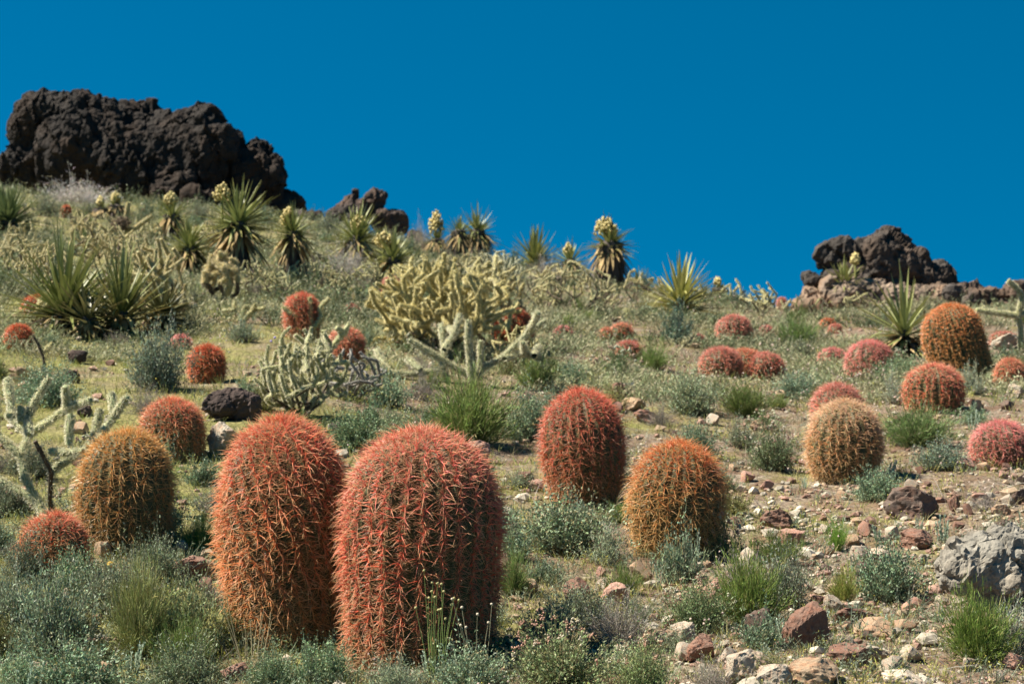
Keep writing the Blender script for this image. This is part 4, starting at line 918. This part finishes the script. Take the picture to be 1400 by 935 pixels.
LAND += [(1365, 840, 'the conglomerate boulder'), (1253, 712, 'the big rounded dark rock'), (1103, 888, 'the upright red-brown rock'), (305, 620, 'the rounded grey boulder'),
         (60, 705, 'the near left cholla'), (598, 480, 'the golden cholla mass'), (630, 527, 'the outstretched pale cholla'), (405, 575, 'the whitish cholla thicket'), (120, 450, 'the big left yucca'),
         (1236, 488, 'the spiky right yucca'), (930, 438, 'the bright yucca rosette'), (785, 436, 'the wide grey-tan cholla'), (325, 384, 'the largest skirted yucca'), (400, 384, 'the yucca right of the largest'),
         (1200, 420, 'the right skyline outcrop'), (845, 830, 'the pinkish domed rock'), (1018, 514, 'the red clump of three cacti'), (1004, 470, 'the salmon-red dome cactus'), (850, 464, 'the two touching red cacti'),
         (1040, 432, 'the bushy skyline cholla'), (413, 464, 'the cactus behind the small cholla'), (25, 478, 'the flat red left-edge cactus'), (1370, 420, 'the low rock ledge'), (1030, 935, 'the large pale slab')]
USED = set()
def relabel(px, row, variants, kindword):
    """label from look + the nearest landmark; tries other landmarks until nothing else carries it"""
    ds = sorted(LAND, key=lambda L: (L[0] - px) ** 2 + ((L[1] - row) * 1.5) ** 2)
    for L in ds[:7]:
        dx, dy = px - L[0], row - L[1]
        rel = ('right of' if dx > 0 else 'left of') if abs(dx) > abs(dy) * 1.3 else ('in front of' if dy > 0 else 'uphill of')
        for far in (('just ',) if L is ds[0] else ('', 'some way ')):
            for v in variants:
                lb = f'{v} {kindword} {far}{rel} {L[2]}'
                if lb not in USED and len(lb.split()) <= 16: USED.add(lb); return lb, v
    return None, None

CH2 = [(28, 352, 60, 50), (76, 338, 54, 46), (112, 322, 44, 36), (245, 350, 54, 50), (205, 335, 40, 34), (285, 340, 40, 36), (362, 358, 48, 44), (378, 412, 50, 44), (432, 350, 44, 40), (455, 408, 60, 44), (505, 396, 54, 40), (560, 388, 60, 44),
       (190, 405, 60, 56), (35, 425, 60, 46), (612, 392, 54, 44), (650, 384, 50, 40), (712, 400, 50, 40), (760, 404, 50, 40), (905, 432, 44, 34), (950, 414, 36, 28), (1080, 430, 36, 28), (860, 420, 40, 36), (1015, 428, 30, 28), (230, 372, 56, 50), (420, 392, 50, 36), (745, 428, 54, 36)]
for i, (px, row, a, b_) in enumerate(CH2):
    if i % 5 in (1, 3): continue
    lb, v = relabel(px, row, ['straggly tan', 'small bushy', 'cream-spined'], 'cholla')
    rand_cholla(px, row, a, b_, lb or 'straggly tan cholla', 700 + i, [TANC, PALE, TANC][i % 3], SK, depth=4, nb=5 + i % 3, jl=14, jr=1.0)

for i, (px, row, a, b_, kd) in enumerate([(612, 356, 36, 26, 'dead'), (668, 372, 44, 24, 'sage'), (702, 378, 40, 30, 'teal'), (758, 386, 40, 26, 'sage'), (800, 396, 40, 28, 'dead'), (880, 404, 40, 26, 'teal'), (960, 414, 36, 22, 'sage'), (1010, 424, 34, 20, 'teal'), (450, 322, 44, 24, 'sage'), (360, 312, 44, 24, 'teal'), (270, 306, 40, 26, 'sage'), (200, 302, 40, 22, 'teal'), (60, 296, 50, 28, 'sage'), (560, 352, 34, 24, 'teal')]):
    lb, v = relabel(px, row, ['dark ridge-top', 'wispy skyline', 'scrubby skyline'], 'bush'); shrub(px, row, a, b_ * 1.2, kd, lb or 'dark ridge-top bush', 880 + i, np.array([.62, .66, .6]), name='ridge_bush', cat='bush', group='bushes along the ridge')

# ------------------------------------------------------------------ silvery stalk plants
def stalk_parts(seed, n=9):
    rs = RS(seed); fo = MB(); st = MB()
    for k in range(n):
        a = rs.rand() * 6.28; r = rs.rand() * .35; h = rs.uniform(.55, 1); D = norm(np.array([math.cos(a) * .25, math.sin(a) * .25, 1.]) + rs.normal(size=3) * .08)
        b = np.array([math.cos(a) * r, math.sin(a) * r, -.05]); m = 46; t = rs.uniform(.08, 1.0, m)
        spines(st, b[None], D[None], D[None] * 0, h, .022, np.array([.25, .28, .18]), np.array([.4, .45, .32]), 2, 4, .4)
        ang = rs.rand(m) * 6.28; out = np.stack([np.cos(ang), np.sin(ang), 0 * ang], 1)
        cc = np.array([.34, .43, .31]) * rs.uniform(.7, 1.2, (m, 1)) + np.where(t[:, None] > .85, .12, 0)
        blades(fo, b + D * (t * h)[:, None] + out * .015, norm(out * .8 + D * rs.uniform(.3, 1, (m, 1))), D[None] * .2 * np.ones((m, 1)), .095 * (1.15 - .5 * t), .026, cc, cc * 1.1, 2, 0, rs)
    o = {'stems': st.mesh('stems'), 'foliage': fo.mesh('foliage')}; o['stems'].materials.append(M_twig); o['foliage'].materials.append(M_leaf); return o
_st = [stalk_parts(i, 6 + i) for i in range(4)]
def stalks(px, row, wpx, hpx, label, seed, tint=(1, 1, 1)):
    rs = RS(seed); p = gat(px, row); s = p[1] / F
    root = empty('silvery_stalk_plant', p, (0, 0, rs.rand() * 6.28), (wpx * s / .9, wpx * s / .9, hpx * s)); tag(root, label, 'stalk plant', 'pale mint stalk plants between the stones')
    for nm, me in _st[seed % 4].items(): link(nm, me, None, root, None, np.array(tint) * rs.uniform(.85, 1.1))
ST = [(1212, 655, 26, 34), (1150, 660, 14, 32), (1290, 742, 20, 44), (1258, 728, 12, 22), (1070, 880, 26, 50), (1120, 870, 24, 40), (1062, 830, 20, 40), (1165, 845, 16, 28), (1215, 860, 18, 30), (1045, 900, 20, 26),
      (1330, 590, 14, 34), (1385, 640, 14, 30), (800, 712, 16, 40), (830, 740, 16, 36), (690, 745, 18, 40), (948, 770, 20, 50), (905, 800, 14, 34), (180, 920, 30, 50), (40, 955, 40, 60), (120, 870, 26, 50), (320, 840, 16, 30),
      (1285, 850, 14, 26), (1340, 870, 18, 40), (1180, 870, 14, 26), (1102, 668, 10, 22), (1200, 740, 16, 26), (60, 850, 20, 36), (590, 925, 24, 40), (700, 905, 20, 40), (1385, 860, 20, 36), (640, 780, 1, 1)]
for i, a in enumerate(ST[:-1]):
    lb, v = relabel(a[0], a[1], ['silvery', 'pale mint', 'woolly pale green'], 'stalk plant'); stalks(*a, lb or 'silvery stalk plant', i)

# ------------------------------------------------------------------ scattered shrubs and stones, each its own thing
rs = RS(77)
def clear(px, row, wpx, hpx, ok=.12):
    for (x0, y0, x1, y1) in BOX:
        if row > y1 - 4 and px + wpx / 2 > x0 and px - wpx / 2 < x1 and row - hpx < y1 - (y1 - y0) * ok: return False
    return True
KW = {'sage': (['grey-green', 'silvery grey', 'dusty green'], (.9, .98, .88)), 'teal': (['blue-green', 'teal', 'muted green'], (.9, 1, .92)), 'broom': (['green broomy', 'bright green', 'grassy green'], (.95, 1, .85)),
      'olive': (['olive', 'yellow-green', 'dull olive'], (1, 1, .9)), 'dead': (['dry grey', 'leafless', 'brittle grey'], (.9, .9, .9)), 'buck': (['white-headed', 'pink-flecked', 'flower-dotted'], (.85, 1, .9))}
n_sh = 0; tries = 0; taken = [(a[0], a[1]) for a in SHR]
while n_sh < 290 and tries < 16000:
    tries += 1; px = rs.uniform(-40, 1440); sky_r = np.interp(px, S_PX, S_RW); row = sky_r + 3 + (950 - sky_r) * rs.rand() ** 1.25
    if tries % 3 == 0: px = rs.uniform(-20, 800); sky_r = np.interp(px, S_PX, S_RW); row = sky_r + rs.uniform(4, 150)
    sz = np.interp(row, [sky_r, 480, 600, 760, 950], [24, 52, 76, 92, 112]) * rs.uniform(.55, 1.25); hp = sz * rs.uniform(.38, .62)
    if px > 1050 and row > 640 and rs.rand() < .8: continue
    if 180 < px < 480 and 430 < row < 540 and rs.rand() < .75: continue
    if 640 < px < 960 and 765 < row < 850 and rs.rand() < .8: continue
    if not clear(px, row, sz, hp): continue
    if any(abs(px - a) < sz * .48 and abs(row - b) < sz * .2 for a, b in taken): continue
    kd = rs.choice(['sage', 'teal', 'broom', 'olive', 'dead', 'buck'], p=[.27, .24, .15, .16, .08, .10])
    lb, v = relabel(px, row, [x for x in KW[kd][0]], 'shrub' if kd != 'buck' else 'buckwheat')
    if lb is None: continue
    taken.append((px, row)); shrub(px, row, sz, hp, kd, lb, 500 + n_sh, np.array(KW[kd][1]) * (rs.uniform(.4, .8) if row < 440 else rs.uniform(.6, 1.1)), name='buckwheat_bush' if kd == 'buck' else ('leafless_bush' if kd == 'dead' else 'shrub'), cat='buckwheat' if kd == 'buck' else ('leafless bush' if kd == 'dead' else 'shrub')); n_sh += 1
n_st = 0; tries = 0; tk = [(a[0], a[1]) for a in BIGR]
SHP = ['flat', 'angular', 'rounded', 'chunky', 'jagged']
while n_st < 270 and tries < 9000:
    tries += 1; px = rs.uniform(-20, 1420); sky_r = np.interp(px, S_PX, S_RW); row = sky_r + 40 + (945 - sky_r - 40) * rs.rand() ** .8
    pr = .25 + .9 * float(px > 980 and row > 640) + .35 * float(560 < px < 1100 and row > 640) + .3 * float(px > 1000)
    if rs.rand() > pr: continue
    sz = np.interp(row, [380, 520, 700, 940], [9, 14, 20, 27]) * rs.uniform(.6, 1.5)
    if any(abs(px - a) < sz * .7 and abs(row - b) < sz * .4 for a, b in tk): continue
    tone = rs.choice(list(TONES), p=[.22, .26, .2, .16, .06, .10]); shp = list(rs.permutation(SHP)); flat = {'flat': .4, 'angular': .7, 'rounded': .65, 'chunky': .8, 'jagged': .75}
    szw = 'small' if sz < 14 else ('middling' if sz < 24 else 'larger')
    lb, v = relabel(px, row, [f'{szw} {q} {tone}' for q in shp], 'stone')
    if lb is None: continue
    q = v.split()[1]; tk.append((px, row)); stone(px, row, sz, sz * flat[q] * rs.uniform(.85, 1.1), tone, lb, False, 2000 + n_st, name='stone', tilt=.35, cat='stone', group='loose stones scattered over the slope'); n_st += 1

# ------------------------------------------------------------------ gravel and ground cover (uncountable)
def scatter(n, seed, umax=.36, y0=5.6, y1=68):
    rs = RS(seed); Yv = 1 / rs.uniform(1 / y1, 1 / y0, n); u = rs.uniform(-umax, umax, n); x = u * Yv
    P = np.stack([x, Yv, H(x, Yv)], 1); return P, 700 + F * u, rs
P, PX, r_ = scatter(26000, 1)
dn = n2(P[:, 0], P[:, 1], .9, 2.2) + np.interp(PX, [0, 700, 1000, 1400], [-.12, 0, .22, .25]) + np.where((PX > 950) & (P[:, 1] < 12.5), .25, 0)
P = P[dn > r_.uniform(-.1, .35, len(P))]
mb = MB(); n = len(P); R = np.interp(P[:, 1], [6, 12, 60], [.009, .016, .05]) * r_.lognormal(0, .45, n)
tone = np.array([TONES[k] for k in ('tan', 'pinkish', 'pale grey', 'reddish brown', 'whitish')])[r_.randint(0, 5, n)] * r_.uniform(.7, 1.15, (n, 1))
P[:, 2] += R * .3
near = P[:, 1] < 15
blobs(mb, P[near], np.stack([R, R * .9, R * .65], 1)[near], tone[near], r_, .28, _ico1); blobs(mb, P[~near], np.stack([R, R * .9, R * .65], 1)[~near], tone[~near], r_, .3)
M_grav = plant_mat('gravel_stone', .95, 0, .3, 60, .2)
o = link('gravel', mb.mesh('gravel', False), M_grav); tag(o, 'tan and pinkish gravel strewn over the slope', None, None, 'stuff')

def tufts(name, label, n, seed, dens_fn, nb, hgt, wid, c0, c1, mat, spread=.5, seg=2, hp=.5, leafy=False, dots=None, y0=5.6):
    P, PX, r_ = scatter(n, seed, y0=y0); keep = dens_fn(P, PX) > r_.rand(len(P)); P = P[keep]; m = len(P)
    g = np.interp(P[:, 1], [6, 10, 20, 60], [.8, 1, 1.7, 3.3]) * r_.uniform(.6, 1.35, m)
    i = np.repeat(np.arange(m), nb); N = len(i); az = r_.rand(N) * 6.283; lean_ = r_.rand(N) * spread
    D = norm(np.stack([np.cos(az) * lean_, np.sin(az) * lean_, np.ones(N)], 1)); off = np.stack([np.cos(az), np.sin(az), 0 * az], 1) * (r_.rand(N) * hgt * hp)[:, None] * g[i][:, None]
    L = hgt * g[i] * r_.uniform(.5, 1.2, N); tintp = r_.uniform(.7, 1.25, (m, 1))[i] * r_.uniform(.8, 1.2, (N, 1))
    base = P[i] + off; base[:, 2] -= .006
    B = np.stack([np.cos(az), np.sin(az), -np.ones(N) * .4], 1) * .35 * r_.rand(N, 1)
    mb = MB(); c = r_.rand(m, 1)[i]; cc0 = np.array(c0[0]) * c + np.array(c0[1]) * (1 - c); cc1 = np.array(c1[0]) * c + np.array(c1[1]) * (1 - c)
    blades(mb, base, D, B, L, wid * g[i] ** .8, cc0 * tintp, cc1 * tintp, seg, 0, r_)
    if leafy:
        k = 4; j = np.repeat(np.arange(N), k); t = r_.uniform(.3, 1, len(j)); q = base[j] + D[j] * (L[j] * t)[:, None] + B[j] * (L[j] * t * t)[:, None]
        Dl = norm(r_.normal(size=(len(j), 3)) + np.array([0, 0, .5])); blades(mb, q, Dl, Dl * 0, hgt * .16 * g[i][j], wid * 2.0 * g[i][j] ** .8, cc1[j] * tintp[j], cc1[j] * tintp[j] * 1.1, 1, 0, r_)
    if dots is not None:
        sel = r_.rand(N) < dots[0]; q = (base + D * L[:, None] + B * L[:, None])[sel]; blobs(mb, q, dots[2] * g[i][sel], np.array(dots[1]) * r_.uniform(.8, 1.15, (sel.sum(), 1)), r_, .2)
    o = link(name, mb.mesh(name, False), mat); tag(o, label, None, None, 'stuff')
left = lambda PX, a, b: np.interp(PX, [0, 500, 900, 1400], a) if b is None else 0
tufts('dry_grass', 'thin straw-coloured dry grass', 15000, 11, lambda P, PX: np.clip(.28 + 1.1 * n2(P[:, 0], P[:, 1], .7, 4.4), .04, .7), 7, .075, .0011, ((.36, .29, .14), (.24, .2, .09)), ((.5, .42, .22), (.36, .33, .14)), M_dry, .7)
tufts('spring_grass', 'fine yellow-green spring grass', 26000, 12, lambda P, PX: np.clip(np.interp(PX, [-200, 450, 800, 1400], [.75, .65, .35, .22]) + .9 * n2(P[:, 0], P[:, 1], .6, 8.4), .03, .95), 7, .05, .0014, ((.20, .235, .06), (.27, .27, .07)), ((.36, .40, .09), (.47, .45, .13)), M_leaf, .8)
tufts('yellow_annuals', 'tiny yellow-green flowering annual plants', 12000, 13, lambda P, PX: np.clip(.22 + 1.3 * n2(P[:, 0], P[:, 1], .8, 1.4) - .3 * (P[:, 1] > 20) + .35 * ((PX > 640) & (PX < 900) & (P[:, 1] < 10.5)), .0, .9), 5, .07, .0010, ((.2, .2, .06), (.22, .2, .07)), ((.38, .36, .09), (.30, .32, .09)), M_leaf, .5, 2, .4, True, (.5, (.62, .55, .12), .0028))
tufts('green_herbs', 'low grey-green leafy herbs', 12000, 14, lambda P, PX: np.clip(.25 + 1.2 * n2(P[:, 0], P[:, 1], .9, 6.4), .03, .8), 6, .06, .0012, ((.1, .13, .06), (.12, .14, .09)), ((.17, .22, .11), (.22, .26, .19)), M_leaf, .9, 2, .5, True)
tufts('white_wildflowers', 'tiny white and pinkish wildflower heads on thin stems', 3600, 15, lambda P, PX: np.clip(-.1 + 1.2 * n2(P[:, 0], P[:, 1], .8, 16.4) + .3 * (PX > 950) * (P[:, 1] < 22), 0, .6), 5, .10, .0009, ((.15, .16, .08), (.2, .17, .1)), ((.2, .2, .1), (.24, .18, .12)), M_flower, .6, 2, .5, False, (.9, (.66, .52, .44), .0055))
tufts('dry_twigs', 'fallen grey twigs and stalks', 2600, 16, lambda P, PX: np.clip(.3 + .8 * n2(P[:, 0], P[:, 1], .7, 26.4), .05, .8), 3, .13, .0016, ((.34, .30, .25), (.24, .2, .16)), ((.42, .38, .32), (.3, .26, .2)), M_dry, 3.2, 2, .5)

# ------------------------------------------------------------------ small single plants
def stemplant(px, row, hpx, n, col, head, hr, label, name, cat, seed, spread=.18, thick=.0016):
    rs = RS(seed); p = gat(px, row); s = p[1] / F; h = hpx * s; root = empty(name, p); tag(root, label, cat); a = MB(); b = MB()
    az = rs.rand(n) * 6.28; D = norm(np.stack([np.cos(az) * spread * rs.rand(n), np.sin(az) * spread * rs.rand(n), np.ones(n)], 1)); L = h * rs.uniform(.6, 1, n); L[0] = h
    P = np.stack([np.cos(az), np.sin(az), 0 * az - .5], 1) * .02; B = rs.normal(size=(n, 3)) * .05
    spines(a, P, D, B, L, thick, np.array(col), np.array(col) * 1.2, 4, 4, .45); link('stems', a.mesh('stems'), M_leaf, root)
    if head is not None:
        q = P + D * L[:, None] + B * L[:, None]; blobs(b, q, hr, np.array(head), rs, .25, _ico1); link('flower_heads', b.mesh('flower_heads'), M_flower, root)
    return root
stemplant(597, 930, 150, 16, (.2, .26, .08), (.5, .45, .2), .006, 'tall green leafless stems rising in front of the largest barrel cactus', 'wildflower', 'wildflower', 1, .22)
stemplant(655, 935, 130, 7, (.28, .26, .16), (.62, .54, .4), .006, 'dry stalks with pale heads at the right foot of the largest barrel cactus', 'wildflower', 'wildflower', 2, .35)
stemplant(345, 925, 110, 14, (.4, .34, .2), None, 0, 'pale dry stalks leaning over the foot of the left big cactus', 'dry_stalk_plant', 'dry stalks', 3, .5)
stemplant(143, 830, 62, 1, (.18, .22, .1), (.85, .5, .01), .016, 'single bright yellow flower in the left foreground shrubs', 'wildflower', 'wildflower', 4, .1)
stemplant(48, 540, 16, 2, (.2, .24, .14), (.42, .34, .62), .012, 'purple flower above the near left cholla', 'wildflower', 'wildflower', 5, .1)
stemplant(372, 478, 16, 2, (.2, .24, .14), (.42, .34, .62), .014, 'purple flower beside the whitish cholla thicket', 'wildflower', 'wildflower', 6, .1)

tufts('distant_scrub', 'low grey-green scrub merging on the upper slope', 9000, 21, lambda P, PX: np.clip(.30 + 2.6 * n2(P[:, 0], P[:, 1], .55, 5.4) + .05 * (P[:, 1] > 30), .04, 1), 16, .10, .0024, ((.13, .16, .07), (.25, .22, .12)), ((.20, .25, .12), (.46, .41, .25)), M_leaf, 1.5, 2, .9, True, None, 17)
tufts('foreground_herbs', 'grey-green herbs crowding between the shrubs', 5200, 22, lambda P, PX: np.interp(PX, [-200, 300, 700, 1000, 1400], [.9, .85, .45, .25, .22]) * (P[:, 1] < 10.5), 12, .10, .0016, ((.12, .15, .07), (.14, .15, .10)), ((.19, .24, .12), (.24, .27, .19)), M_leaf, 1.0, 2, .6, True)

tufts('dark_scrub', 'dark green low scrub in patches between the ridge yuccas and chollas', 2600, 23, lambda P, PX: np.clip(.25 + 2.2 * n2(P[:, 0], P[:, 1], .5, 35.4), .0, .9) * (P[:, 1] < 62), 26, .12, .0026, ((.06, .08, .035), (.10, .10, .06)), ((.10, .14, .06), (.15, .16, .09)), M_leaf, 1.2, 2, 1.1, True, None, 21)
